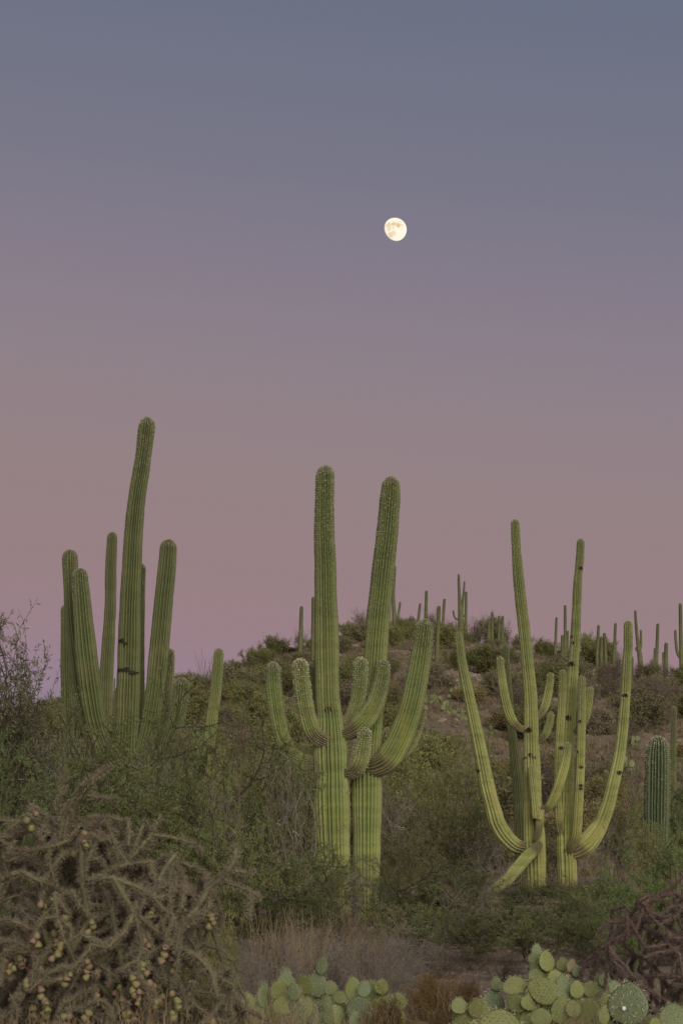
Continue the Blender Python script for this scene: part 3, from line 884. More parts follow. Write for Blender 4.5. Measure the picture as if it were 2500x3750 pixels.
def leaves_on(rng, polys, levels, per, ln, wd, droop=0.2, spreadr=0.03, quad=True, jitter=0.6):
    P, Dr = [], []
    for lv, pts, rr in polys:
        if lv not in levels:
            continue
        n = max(1, int(per * rng.uniform(0.6, 1.3)))
        t = rng.uniform(0.1, 1.0, n) * (len(pts) - 1)
        i = np.minimum(t.astype(int), len(pts) - 2); w = (t - i)[:, None]
        p = pts[i] * (1 - w) + pts[i + 1] * w
        d = pts[i + 1] - pts[i]
        P.append(p); Dr.append(d / (np.linalg.norm(d, axis=1)[:, None] + 1e-9))
    P = np.vstack(P); Dr = np.vstack(Dr); n = len(P)
    P = P + rng.normal(size=(n, 3)) * spreadr
    d = Dr * 0.5 + rand_unit(rng, n) * jitter + np.array((0, 0, -droop))
    d /= np.linalg.norm(d, axis=1)[:, None]
    s = np.cross(d, rand_unit(rng, n)); s /= np.linalg.norm(s, axis=1)[:, None] + 1e-9
    l = ln * rng.uniform(0.5, 1.3, n)[:, None]; w = wd * rng.uniform(0.6, 1.3, n)[:, None]
    if quad:
        V = np.stack([P - s * w * 0.25, P + d * l * 0.5 - s * w * 0.5, P + d * l, P + d * l * 0.5 + s * w * 0.5], 1).reshape(-1, 3)
        Fc = np.arange(n * 4).reshape(-1, 4)
    else:
        V = np.stack([P - s * w * 0.5, P + s * w * 0.5, P + d * l], 1).reshape(-1, 3)
        Fc = np.arange(n * 3).reshape(-1, 3)
    keep = V.reshape(n, -1, 3)[:, :, 2].min(1) > 0.01
    k = Fc.shape[1]
    V = V.reshape(n, k, 3)[keep].reshape(-1, 3)
    return V, np.arange(len(V)).reshape(-1, k)


class Plant:
    """a prototype: shared meshes; the first placing makes the thing, later ones copy it"""
    def __init__(self, name, cat, seed, leafmat, twigmat, H, W, leaf=None, sides=3, twig_parts='trunk', crown='crown', **g):
        rng = np.random.default_rng(seed)
        polys = grow(rng, H=H, W=W, **g)
        # fit the requested height and half width
        allp = np.vstack([p for _, p, _ in polys])
        h = np.percentile(allp[:, 2], 99.3); w = np.percentile(np.linalg.norm(allp[:, :2], axis=1), 97)
        sc = np.array((W / w, W / w, H / h))
        polys = [(l, p * sc, r) for l, p, r in polys]
        tb = Tubes(sides)
        for l, p, r in polys:
            tb.add(p, r)
        self.parts = [(twig_parts, tb.mesh(name + '_' + twig_parts, M[twigmat]), None)]
        if leaf:
            V, Fc = leaves_on(rng, polys, **leaf)
            self.parts.append((crown, make_mesh(name + '_' + crown, V, Fc, [M[leafmat]]), 'stuff'))
        self.name, self.cat, self.H, self.W, self.root = name, cat, H, W, None

    def place(self, x, y, rot, sw, sh, label, group):
        z = ground_z(x, y) - 0.02
        if self.root is None:
            r = thing(self.name, label, self.cat, (x, y, z), group)
            r.rotation_euler = (0, 0, rot); r.scale = (sw, sw, sh)
            for n, me, k in self.parts:
                obj(n, me, r, kind=k)
            self.root = r
            return r
        return dup(self.root, (x, y, z), rot, (sw, sw, sh), label, group)

    def by_pixel(self, px, top, D, hw, rot, label, group):
        """px: image column of the middle, top: image row of the top, D: ground distance, hw: half width in pixels"""
        x = (px - 1250) / F * D
        z = at(px, top, D)[2] - ground_z(x, D)
        return self.place(x, D, rot, hw / F * D / self.W, z / self.H, label, group)


LV = dict(levels=(2, 3), per=40, ln=0.06, wd=0.015, droop=0.15, spreadr=0.018)
G4 = dict(kids=(6, 6, 4), levels=3, stems=5)
mes = [Plant('mesquite_tree', 'tree', 11, 'mesquite', 'bark', 2.8, 2.0, leaf=LV, rad=0.05, wig=0.2, spread=1.0, **G4),
       Plant('mesquite_tree', 'tree', 12, 'mesquite', 'bark', 2.8, 2.0, leaf=dict(LV, per=46), rad=0.05, wig=0.26, spread=1.1, **G4),
       Plant('mesquite_tree', 'tree', 13, 'mesq_green', 'bark', 2.6, 2.0, leaf=dict(LV, per=50), rad=0.045, wig=0.24, spread=1.0, droop=0.05, **G4)]
palo = Plant('mesquite_tree', 'tree', 14, 'palo', 'bark', 4.0, 2.2, leaf=dict(levels=(2, 3), per=24, ln=0.10, wd=0.018, droop=0.25, spreadr=0.02), rad=0.045, wig=0.24, spread=0.9, stems=5, kids=(7, 6, 4), levels=3)
creo = [Plant('creosote_bush', 'bush', 21, 'creosote', 'twig_brown', 2.0, 1.5, leaf=dict(LV, per=26, ln=0.05, wd=0.015), rad=0.02, wig=0.18, up=0.2, spread=0.9, stems=8, kids=(5, 5, 3), levels=3),
        Plant('creosote_bush', 'bush', 22, 'olive', 'twig_brown', 2.0, 1.5, leaf=dict(LV, per=30, ln=0.05, wd=0.015), rad=0.02, wig=0.18, up=0.2, spread=0.9, stems=8, kids=(5, 5, 3), levels=3)]
wispy = Plant('wispy_bush', 'bush', 23, 'mesquite', 'bark', 1.8, 1.6, leaf=dict(LV, per=16, ln=0.05, wd=0.013), rad=0.02, wig=0.22, up=0.15, spread=1.1, stems=6, kids=(6, 5, 3), levels=3)

dead = Plant('dead_bush', 'bush', 24, 'bursage', 'twig_grey', 1.8, 1.5, leaf=dict(levels=(3,), per=2, ln=0.04, wd=0.01, spreadr=0.01), rad=0.02, wig=0.24, up=0.15, spread=1.0, stems=5, kids=(6, 5, 3), levels=3, twig_parts='branches', crown='leaves')
rngp = random.Random(7)
MG = 'mesquites in front of the saguaros'


def rr_():
    return rngp.uniform(0, 6.28)


# px, top, D, half width, plant, label, group
palo.by_pixel(-80, 2310, 31, 480, 0.4, 'wispy tall mesquite with dark open branches against the sky', MG)
for (px, top, D, hw, pl, lab) in [
    (170, 2540, 38, 360, mes[0], 'olive mesquite before the short single saguaro column'),
    (470, 2560, 38.5, 370, mes[1], 'dense mesquite hiding the feet of the tallest saguaro'),
    (690, 2660, 36.5, 270, mes[0], 'dark mesquite between the tallest saguaro and the lone leaning column'),
    (330, 2720, 29, 450, mes[1], 'broad mesquite right behind the fruiting cholla'),
    (20, 2700, 27, 300, mes[2], 'greener mesquite behind the fruiting cholla, beneath the wispy tall one'),
    (760, 2850, 28, 260, mes[0], 'mesquite beside the top of the fruiting cholla'),
    (960, 2640, 33, 320, mes[1], 'mesquite climbing over the foot of the straight twin saguaro'),
    (1010, 2990, 29.5, 300, mes[0], 'dark mesquite above the dry grey brush'),
    (1590, 3120, 32.5, 300, mes[1], 'low spreading mesquite before the twin saguaros and the pale pair'),
    (1890, 3250, 31, 240, mes[0], 'dark low mesquite at the feet of the pale saguaros'),
    (2130, 3215, 33, 270, mes[1], 'dense mesquite below the holed saguaro'),
    (2400, 3030, 28, 250, mes[2], 'bright green mesquite behind the bare purple cholla'),
]:
    pl.by_pixel(px, top, D, hw, rr_(), lab, MG)
BG = 'thorny bushes between the saguaros'
for (px, top, D, hw, pl, lab) in [
    (1500, 3240, 28.5, 200, wispy, 'low dark bush beside the bare gravel patch, next to the grey brush'),
    (1720, 3280, 28, 190, mes[0], 'low leafy bush behind the bare gravel patch'),
    (1930, 3300, 27.5, 190, mes[1], 'low leafy bush behind the largest prickly pear'),
    (2120, 3290, 27, 190, mes[0], 'low dark bush between the largest prickly pear and the bare purple cholla'),
    (2290, 3230, 25.5, 170, mes[2], 'low green bush right behind the bare purple cholla'),
    (1110, 3200, 29.5, 170, mes[0], 'low dark bush at the foot of the twin saguaros, above the grey brush'),
    (1950, 3215, 44, 190, mes[0], 'thin dark bush before the foot of the pale saguaro with the drooping arm'),
    (2120, 3205, 44, 170, creo[0], 'brown bush before the foot of the holed saguaro'),
    (560, 2620, 40.5, 190, wispy, 'thin open bush veiling the stems of the tallest saguaro'),
    (1190, 3090, 33.5, 180, wispy, 'thin open bush before the foot of the straight twin saguaro'),
    (1400, 3140, 33.5, 180, wispy, 'thin open bush at the foot of the leaning twin saguaro'),
    (1500, 2830, 54, 190, creo[0], 'brown twiggy bush beside the thick swept-up arm'),
    (1690, 2860, 54, 190, wispy, 'dark bush beneath the longest curving arm'),
    (1620, 2700, 60, 170, creo[1], 'olive bush on the flat behind the twin saguaros'),
    (2010, 2990, 54, 150, creo[0], 'brown bush between the feet of the pale saguaros'),
    (2270, 2860, 54, 200, creo[1], 'olive bush between the far curving arm and the stout young saguaro'),
    (2480, 2780, 45, 160, mes[2], 'green bush behind the stout young saguaro'),
    (2400, 2980, 39, 120, creo[1], 'olive bush hiding the foot of the stout young saguaro'),
    (820, 2680, 55, 180, creo[1], 'olive bush at the low end of the hill, past the lone leaning column'),
    (1000, 2600, 62, 180, creo[0], 'brown bush on the flat behind the straight twin saguaro'),
    (640, 2580, 66, 150, creo[0], 'brown bush behind the lone leaning column'),
    (1450, 3010, 40, 170, creo[1], 'olive bush behind the leaning twin saguaro'),
    (1740, 3070, 55, 170, wispy, 'dark bush under the drooping arm'),
]:
    pl.by_pixel(px, top, D, hw, rr_(), lab, BG)

for (px, top, D, hw, lab) in [
    (1060, 2640, 31.2, 150, 'bare grey twiggy bush across the lowest arm of the straight twin saguaro'),
    (1320, 3060, 33, 150, 'bare grey twiggy bush crossing the foot of the leaning twin saguaro'),
    (880, 2760, 31, 170, 'bare grey twiggy bush above the yellow-green bushes'),
    (600, 2600, 37, 160, 'bare grey twiggy bush before the stems of the tallest saguaro'),
    (1470, 2840, 50, 150, 'bare grey twiggy bush beyond the thick swept-up arm'),
    (240, 2520, 35, 200, 'bare grey twiggy bush before the short single saguaro column'),
    (1800, 3050, 47, 150, 'bare grey twiggy bush under the longest curving arm'),
    (2240, 2930, 47, 140, 'bare grey twiggy bush beside the far curving arm'),
    (1680, 3180, 30, 170, 'bare grey twiggy bush above the gravel patch')]:
    dead.by_pixel(px, top, D, hw, rr_(), lab, 'bare grey bushes')

# --- hill scrub
LH = dict(levels=(1, 2), per=60, ln=0.10, wd=0.035, droop=0.05, spreadr=0.07, quad=False, jitter=0.9)
GH = dict(stems=9, kids=(6, 4), levels=2, rad=0.014, wig=0.2, up=0.25, spread=1.1, len0=0.8)
hill_pl = [Plant('palo_verde_bush', 'bush', 31, 'olive', 'twig_brown', 1.4, 1.1, leaf=LH, **GH),
           Plant('creosote_bush', 'bush', 32, 'creosote', 'twig_brown', 1.2, 1.0, leaf=dict(LH, per=45), **GH),
           Plant('bursage_bush', 'bush', 33, 'bursage', 'twig_grey', 0.8, 0.9, leaf=dict(LH, per=45, ln=0.08), **GH),
           Plant('brittle_bush', 'bush', 34, 'brittle', 'twig_brown', 0.6, 0.7, leaf=dict(LH, per=45, ln=0.08), **GH),
           Plant('bare_bush', 'bush', 35, 'bursage', 'twig_brown', 1.5, 1.0, leaf=dict(LH, per=8, ln=0.07, wd=0.02), stems=9, kids=(6, 5, 3), levels=3, rad=0.022, wig=0.24, up=0.25, spread=1.0, len0=0.8),
           Plant('ocotillo', 'shrub', 36, 'creosote', 'twig_brown', 3.0, 1.4, leaf=dict(levels=(0,), per=40, ln=0.05, wd=0.02, spreadr=0.01, quad=False), stems=12, kids=(0,), levels=0, rad=0.022, wig=0.05, up=0.05, spread=0.55, len0=1.0)]
HL = ['olive green bush growing on the hillside', 'brownish creosote bush on the hillside', 'low grey-tan bush on the hillside soil', 'small yellowish bush on the hillside soil', 'bare brown twiggy bush on the hill']
HB = 'bushes on the hillside'
# bushes that stand on the skyline, traced
for (px, top, hw, i, lab) in [
    (1325, 2228, 42, 4, 'bare rounded bush on the hilltop between the twin saguaros'), (1275, 2280, 40, 1, None), (997, 2335, 66, 0, 'round green bush on the skyline before the hill saguaro with a pressed arm'),
    (930, 2378, 45, 0, None), (1100, 2305, 40, 4, None), (1060, 2370, 50, 1, None), (860, 2420, 50, 1, None), (800, 2455, 40, 4, None), (745, 2470, 36, 4, None), (690, 2530, 45, 0, None),
    (1455, 2245, 40, 4, None), (1500, 2262, 36, 1, None), (1585, 2225, 44, 4, 'bare branching bush on the hilltop behind the sloping post saguaros'), (1655, 2262, 38, 4, None), (1740, 2250, 56, 4, 'broad half-bare bush on the hilltop beside the candelabra saguaro'),
    (1800, 2262, 48, 1, None), (1850, 2270, 40, 4, None), (1905, 2330, 44, 1, None), (1990, 2345, 60, 0, 'round green bush with saguaros rising through it, nearest the pale saguaro'), (2060, 2375, 50, 0, None),
    (2150, 2330, 66, 0, 'tall loose bush on the ridge right behind the holed saguaro'), (2215, 2345, 60, 0, None), (2265, 2365, 46, 4, None), (2330, 2410, 44, 4, None), (2385, 2425, 44, 1, None), (2440, 2425, 50, 4, None), (2495, 2440, 40, 1, None),
    (610, 2560, 50, 1, None), (540, 2590, 50, 0, None), (440, 2600, 60, 1, None), (330, 2610, 60, 0, None), (220, 2600, 70, 0, None), (110, 2600, 70, 1, None)]:
    hill_pl[i].by_pixel(px, top, CREST - rngp.uniform(2, 9), hw, rr_(), lab or (HL[i].split(' on the')[0].split(' growing')[0] + ' on the skyline of the hill'), HB)
for (px, top) in [(745, 2375), (1010, 2440)]:
    hill_pl[5].by_pixel(px, top, 160, 45 if px < 800 else 30, rr_(), 'ocotillo fanning thin bare wands above the hill scrub', 'ocotillos on the hill')
hill_pl[5].by_pixel(775, 2395, 158, 35, rr_(), 'ocotillo fanning thin bare wands above the hill scrub', 'ocotillos on the hill')
hill_pl[5].by_pixel(2280, 2560, 105, 60, rr_(), 'ocotillo fanning thin bare wands above the hill scrub', 'ocotillos on the hill')
# the rest of the hillside
placed = []
tries = 0
while len(placed) < 262 and tries < 20000:
    tries += 1
    y = 64 + (CREST - 66) * rngp.random() ** 0.85
    half = y * 1300 / F
    x = rngp.uniform(-half, half)
    px = 1250 + x / y * F
    cover = vnoise(x, y, 0.07, 9)
    if rngp.random() > 0.6 + 1.0 * cover:
        continue
    if px < 500 and y < 110:
        continue
    i = rngp.choices([0, 1, 2, 3, 4], [3.0, 3.0, 2.2, 2.2, 1.6])[0]
    s = rngp.uniform(0.75, 1.5) * (1.0 if y < 140 else 0.75 if y < 162 else 0.5)
    w = hill_pl[i].W * s
    if any((x - a) ** 2 + (y - b) ** 2 < (0.42 * (w + c)) ** 2 for a, b, c in placed):
        continue
    placed.append((x, y, w))
    hill_pl[i].place(x, y, rr_(), s, s * rngp.uniform(0.8, 1.15), HL[i], HB)

# uncountable low cover on the hill and the flats: tiny dry tufts and stones
def tuft_field(name, n, region, mat, hmin, hmax, blades, w, label, cat, seed, dens=0.0, lean=0.35):
    rng = np.random.default_rng(seed)
    V = []
    rnd = random.Random(seed)
    k = 0
    while k < n:
        y = region[0] + (region[1] - region[0]) * rnd.random() ** 0.9
        half = y * region[2] / F
        x = rnd.uniform(-half, half)
        if rnd.random() > 0.55 + dens * vnoise(x, y, 0.16, seed % 7):
            continue
        k += 1
        z = ground_z(x, y)
        h = rng.uniform(hmin, hmax)
        b = rng.integers(max(2, blades // 2), blades + 1)
        p = np.array((x, y, z - 0.01)) + np.column_stack([rng.normal(size=(b, 2)) * h * 0.35, np.zeros(b)])
        d = np.column_stack([rng.normal(size=(b, 2)) * lean, np.ones(b)])
        d = d / np.linalg.norm(d, axis=1)[:, None] * h * rng.uniform(0.5, 1.1, b)[:, None]
        s = rand_unit(rng, b) * w; s[:, 2] = 0
        V.append(np.stack([p - s, p + s, p + d], 1).reshape(-1, 3))
    V = np.vstack(V)
    o = obj(name, make_mesh(name, V, np.arange(len(V)).reshape(-1, 3), [mat]), kind='stuff')
    tag(o, label, cat)
    return o


tuft_field('ground_cover', 9500, (62, CREST + 2, 1350), M['bursage'], 0.12, 0.5, 22, 0.03, 'low tan and grey undergrowth scattered over the hillside', 'undergrowth', 41, 0.9, 0.8)
tuft_field('dry_grass', 6500, (60, CREST + 2, 1350), M['brittle'], 0.10, 0.35, 16, 0.025, 'yellowish dry tufts scattered over the hillside', 'grass', 42, 0.9, 0.7)
tuft_field('dry_grass', 1100, (19, 62, 1400), M['drygrass'], 0.08, 0.26, 16, 0.007, 'dry grass scattered over the flat ground below the trees', 'grass', 43, 0.5, 0.5)


def stones(name, n, region, smin, smax, seed, label):
    rng = np.random.default_rng(seed); rnd = random.Random(seed)
    ico = np.array([(0, 0, 1), (0.9, 0, 0.25), (0.28, 0.85, 0.25), (-0.73, 0.53, 0.25), (-0.73, -0.53, 0.25), (0.28, -0.85, 0.25), (0.73, 0.53, -0.5), (-0.28, 0.85, -0.5), (-0.9, 0, -0.5), (-0.28, -0.85, -0.5), (0.73, -0.53, -0.5)])
    fc = np.array([(0, 1, 2), (0, 2, 3), (0, 3, 4), (0, 4, 5), (0, 5, 1), (1, 6, 2), (2, 6, 7), (2, 7, 3), (3, 7, 8), (3, 8, 4), (4, 8, 9), (4, 9, 5), (5, 9, 10), (5, 10, 1), (1, 10, 6)])
    V, Fc = [], []
    for k in range(n):
        y = region[0] + (region[1] - region[0]) * rnd.random()
        half = y * region[2] / F
        x = rnd.uniform(-half, half)
        s = smin + (smax - smin) * rnd.random() ** 3
        v = ico * (1 + rng.uniform(-0.25, 0.25, (11, 1))) * s * np.array((rng.uniform(0.7, 1.4), rng.uniform(0.7, 1.4), rng.uniform(0.4, 0.8)))
        a = rnd.uniform(0, 6.28); c, q = math.cos(a), math.sin(a)
        v = v @ np.array(((c, q, 0), (-q, c, 0), (0, 0, 1)))
        V.append(v + np.array((x, y, ground_z(x, y) + 0.05 * s))); Fc.append(fc + 11 * k)
    o = obj(name, make_mesh(name, np.vstack(V), np.vstack(Fc), [M['stone']]), kind='stuff')
    tag(o, label, 'stones')


stones('gravel', 3500, (62, CREST, 1350), 0.03, 0.22, 51, 'loose buff stones strewn over the hillside soil')
stones('gravel', 2500, (20, 40, 1400), 0.006, 0.03, 52, 'fine gravel on the bare patch of flat ground')


def rock(px, py, size, seed, label):
    D = hit_ground(px, py) or CREST - 4
    p = at(px, py, D)
    rng = np.random.default_rng(seed)
    n, k = 7, 10
    th = np.linspace(0.05, math.pi * 0.75, n)[:, None]; ph = np.linspace(0, 2 * math.pi, k, endpoint=False)[None, :]
    V = np.stack([np.sin(th) * np.cos(ph), np.sin(th) * np.sin(ph), np.cos(th) + 0 * ph], -1).reshape(-1, 3)
    V = np.sign(V) * np.abs(V) ** 0.75 * (1 + np.array([0.35 * mnoise.noise(Vector(v) * 1.7 + Vector((seed * 3.1, 0, 0))) for v in V]))[:, None]
    V *= np.array((rng.uniform(0.8, 1.5), rng.uniform(0.7, 1.2), rng.uniform(0.35, 0.6))) * size
    i = np.arange(n - 1)[:, None] * k; j = np.arange(k)[None, :]; j2 = (j + 1) % k
    Q = np.stack([i + j, i + k + j, i + k + j2, i + j2], -1).reshape(-1, 4)
    o = obj('rock', make_mesh('rock', V, [Q, np.array([[j for j in range(k)]])], [M['stone']]), loc=(p[0], p[1], ground_z(p[0], p[1]) + 0.02))
    tag(o, label, 'rock', 'rocks on the hill')


for n_, (px, py, s) in enumerate([(1262, 2345, .35), (1285, 2338, .28), (1310, 2350, .4), (1330, 2335, .3), (1352, 2352, .3), (1300, 2372, .35), (1270, 2378, .3), (1345, 2385, .25),
                                  (1440, 2325, .4), (1468, 2322, .45), (1500, 2335, .3), (1730, 2480, .28), (1765, 2490, .3), (1790, 2478, .22), (1655, 2500, .25), (1820, 2400, .3)]):
    rock(px, py, s, 60 + n_, 'buff weathered rock in the bare soil of the hilltop' if py < 2420 else 'pale rock at the edge of the bare hillside patch')

# ------------------------------------------------------------------ prickly pears
def pad_mesh(seed):
    """one pad: an egg-shaped slab, narrow at its foot, with rows of dark areole tufts and spines"""
    rng = np.random.default_rng(seed)
    n, k = 13, 20
    V = []
    tz = np.linspace(0, 1, n)
    wid = lambda t: 0.5 * np.clip(np.sin(math.pi * np.clip(t, 0, 1) ** 0.82), 0, 1) ** 0.62 + 0.02
    a = np.arange(k) * 2 * math.pi / k
    bow = rng.uniform(-0.06, 0.06)
    asym = rng.uniform(-0.05, 0.05)
    for t in tz:
        w = wid(t); th = 0.058 * (np.sin(math.pi * t) ** 0.5 if 0 < t < 1 else 0.02) * (1.25 - 0.5 * t) + 0.006
        x = w * np.sign(np.cos(a)) * np.abs(np.cos(a)) ** 0.95 + asym * math.sin(math.pi * t) + 0.012 * np.array([mnoise.noise(Vector((math.cos(q), t * 3, seed))) for q in a])
        y = th * np.sign(np.sin(a)) * np.abs(np.sin(a)) ** 0.8 + bow * math.sin(math.pi * t) * 1.0
        V.append(np.stack([x, y, np.full(k, t)], 1))
    V = np.vstack(V)
    i = np.arange(n - 1)[:, None] * k; j = np.arange(k)[None, :]; j2 = (j + 1) % k
    Q = np.stack([i + j, i + j2, i + k + j2, i + k + j], -1).reshape(-1, 4)
    caps = [np.array([list(range(k))[::-1]]), np.array([[(n - 1) * k + q for q in range(k)]])]
    # areoles: diagonal lattice on both faces and round the rim
    Sv = []
    for side in (-1, 1):
        for r in range(9):
            t = 0.12 + r * 0.1
            for c in range(-3, 4):
                u = (c + 0.5 * (r % 2)) * 0.145
                if abs(u) < wid(t) * 0.95:
                    frac = 1 - (u / wid(t)) ** 2
                    th = 0.058 * math.sin(math.pi * min(t, .98)) ** 0.5 * (1.25 - 0.5 * t) * max(frac, 0.02) ** 0.42 + 0.006
                    Sv.append(((u + asym * math.sin(math.pi * t) + rng.normal() * .008, side * th + bow * math.sin(math.pi * t), t + rng.normal() * .008), (0, side, 0)))
    for q in range(17):
        t = 0.3 + 0.7 * abs(math.sin(q / 16 * math.pi)) if False else 0.35 + 0.65 * math.sin(math.pi * (q + .5) / 17)
        sgn = -1 if q < 8.5 else 1
        Sv.append(((sgn * wid(min(t, .995)), bow * math.sin(math.pi * t), min(t, .99)), (sgn, 0, 0.8 if t > .8 else .2)))
    P = np.array([s[0] for s in Sv]); Nn = np.array([s[1] for s in Sv], float)
    Nn /= np.linalg.norm(Nn, axis=1)[:, None]
    # dark felt bumps: small pyramids
    bump = []
    for p, q in zip(P, Nn):
        t1 = np.cross(q, (0.31, 0.5, 0.81)); t1 /= np.linalg.norm(t1); t2 = np.cross(q, t1)
        s = 0.028
        b = [p + s * t1 - q * .01, p + s * t2 - q * .01, p - s * t1 - q * .01, p - s * t2 - q * .01, p + q * 0.022]
        bump += [b[0], b[1], b[4], b[1], b[2], b[4], b[2], b[3], b[4], b[3], b[0], b[4]]
    m = 3
    P3 = np.repeat(P, m, axis=0); N3 = np.repeat(Nn, m, axis=0)
    d = N3 + rng.normal(size=P3.shape) * 0.55 - np.array((0, 0, 0.25)); d /= np.linalg.norm(d, axis=1)[:, None]
    sd = np.cross(d, rand_unit(rng, len(d))); sd /= np.linalg.norm(sd, axis=1)[:, None]
    l = rng.uniform(0.06, 0.2, len(d))[:, None]
    S = np.stack([P3 - sd * 0.009, P3 + sd * 0.009, P3 + d * l], 1).reshape(-1, 3)
    return V, Q, caps, np.array(bump), S


def pad_material():
    m, t, b = new_mat('prickly_pear_skin')
    at_ = t.nodes.new('ShaderNodeAttribute'); at_.attribute_type = 'OBJECT'; at_.attribute_name = 'tint'
    tint = at_.outputs['Fac']
    c = nmix(t, nramp(t, tint, 0, 1), (0.190, 0.215, 0.055), (0.125, 0.170, 0.100))
    c = nmix(t, nramp(t, nnoise(t, 3.0, 4, npos(t)), 0.4, 0.7, 0.0, 0.5), c, (0.170, 0.170, 0.070))
    oi = t.nodes.new('ShaderNodeObjectInfo')
    c = nmix(t, nramp(t, tint, 1.1, 1.5), c, (0.30, 0.22, 0.13))
    hs = t.nodes.new('ShaderNodeHueSaturation'); t.links.new(c, hs.inputs['Color'])
    t.links.new(nramp(t, oi.outputs['Random'], 0, 1, 0.75, 1.15), hs.inputs['Value'])
    c2 = nmix(t, nramp(t, nnoise(t, 14.0, 3, npos(t)), 0.64, 0.72, 0.0, 0.7), hs.outputs[0], (0.20, 0.15, 0.09))
    t.links.new(c2, b.inputs['Base Color'])
    b.inputs['Roughness'].default_value = 0.55
    b.inputs['Specular IOR Level'].default_value = 0.35
    bp = t.nodes.new('ShaderNodeBump'); bp.inputs['Strength'].default_value = 0.25; bp.inputs['Distance'].default_value = 0.03
    t.links.new(nnoise(t, 9.0, 3, npos(t)), bp.inputs['Height']); t.links.new(bp.outputs[0], b.inputs['Normal'])
    return m


M['pad'] = pad_material()
M['areole'] = plain_mat('areole_brown', (0.055, 0.04, 0.02), (0.11, 0.08, 0.04), 40, bump=0)
PADS = []
for s_ in range(5):
    V, Q, caps, bump, S = pad_mesh(200 + s_)
    pm = make_mesh('pad', V, [Q] + caps, [M['pad']], smooth=True)
    nb = len(bump)
    sm = make_mesh('pad_spines', np.vstack([bump, S]), np.arange(nb + len(S)).reshape(-1, 3), [M['areole'], M['spine']], fmat=[0] * (nb // 3) + [1] * (len(S) // 3))
    PADS.append((pm, sm))
prng = random.Random(99)


def pad(root, base, w, h, tilt, yaw, tint, pitch=0.0):
    pm, sm = prng.choice(PADS)
    o = obj('pad', pm, root, loc=Vector(base) - root.location)
    o.scale = (w, 0.5 * (w + h) * 0.8, h)
    o.rotation_euler = (pitch, tilt, yaw)
    o['tint'] = float(tint)
    obj('areoles', sm, o, kind='stuff')
    return o


def prickly_pear(label, region, D, pads, group='prickly pears in the foreground'):
    """pads: (cx, cy, w, h, tilt in degrees, tint, depth offset) in zoomed pixels of a region"""
    s = region[2]
    cxm = sum(p[0] for p in pads) / len(pads)
    bx_ = (region[0] + cxm * s - 1250) / F * D
    root = thing('prickly_pear', label, 'cactus', (bx_, D, ground_z(bx_, D)), group)
    for (cx, cy, w, h, tilt, tint, dz) in pads:
        d = D + dz
        c = at(region[0] + cx * s, region[1] + cy * s, d)
        W = w * s / F * d * 1.08 ; Hh = h * s / F * d
        T = math.radians(tilt)
        base = np.array((c[0] - math.sin(T) * Hh * 0.5, d, c[2] - math.cos(T) * Hh * 0.5))
        if base[2] < 0.0:
            base[2] = -0.01
        yaw = prng.uniform(-0.5, 0.5)
        pad(root, base, W, Hh, T, yaw, tint * 0.8, prng.uniform(-0.42, 0.3))
        # the pads below that carry it down to the soil
        size = 0.2
        b = base.copy(); guard = 0
        while b[2] > ground_z(b[0], b[1]) + 0.03 and guard < 5:
            guard += 1
            hh = min(size * prng.uniform(0.9, 1.1), b[2] - ground_z(b[0], b[1]) + 0.03)
            t2 = prng.uniform(-0.3, 0.3)
            nb_ = np.array((b[0] - math.sin(t2) * hh * 0.9, b[1] + 0.035, b[2] - math.cos(t2) * hh * 0.93))
            pad(root, nb_, min(0.17, hh * 0.95), hh, t2, prng.uniform(-0.6, 0.6), tint, prng.uniform(-0.1, 0.1))
            b = nb_
    return root


def fluff(root, D, px, py, size):
    rng = np.random.default_rng(5)
    n, k = 6, 9
    th = np.linspace(0.05, math.pi - .05, n)[:, None]; ph = np.linspace(0, 2 * math.pi, k, endpoint=False)[None, :]
    V = np.stack([np.sin(th) * np.cos(ph), 0.4 * np.sin(th) * np.sin(ph), np.cos(th) + 0 * ph], -1).reshape(-1, 3) * (1 + rng.uniform(-.35, .35, (n * k, 1))) * size
    i = np.arange(n - 1)[:, None] * k; j = np.arange(k)[None, :]; j2 = (j + 1) % k
    Q = np.stack([i + j, i + k + j, i + k + j2, i + j2], -1).reshape(-1, 4)
    obj('insect_fluff', make_mesh('insect_fluff', V, Q, [M['fluff']], smooth=True), root, loc=Vector(at(px, py, D)) - root.location)


M['fluff'] = plain_mat('fluff_white', (0.62, 0.60, 0.56), (0.75, 0.73, 0.70), 60)
prickly_pear('largest prickly pear clump, many stacked green and blue-green pads', R6, 17.4, [
    (632, 1180, 58, 80, 0, .9, .5), (618, 1235, 78, 76, -5, .5, .45), (707, 1250, 100, 140, 8, .1, .35), (797, 1275, 74, 88, 10, .2, .4), (888, 1318, 58, 78, 10, 1, .3), (856, 1285, 62, 88, 4, 2, .33),
    (637, 1345, 115, 90, 0, .4, .35), (495, 1408, 145, 118, -12, 0, .1), (668, 1440, 150, 210, -58, .05, 0), (812, 1420, 96, 175, 4, .8, .15), (750, 1345, 84, 74, -8, .1, .3),
    (975, 1430, 98, 104, 8, .3, .2), (890, 1435, 84, 115, 5, .15, .12), (1020, 1372, 48, 78, -6, .7, .3), (1072, 1372, 78, 92, 12, .7, .28), (375, 1398, 66, 92, 5, .9, .3),
    (510, 1520, 124, 124, -5, .4, .1), (590, 1518, 114, 104, 12, .2, .05), (790, 1565, 132, 184, 6, .25, -.05), (870, 1555, 88, 118, -6, 0, -.12), (660, 1612, 128, 118, 3, .3, -.1),
    (975, 1560, 110, 150, 6, .2, -.05), (745, 1412, 62, 84, 20, .1, .2), (620, 1290, 74, 64, 3, .6, .42), (930, 1630, 84, 70, -10, .1, -.15)])
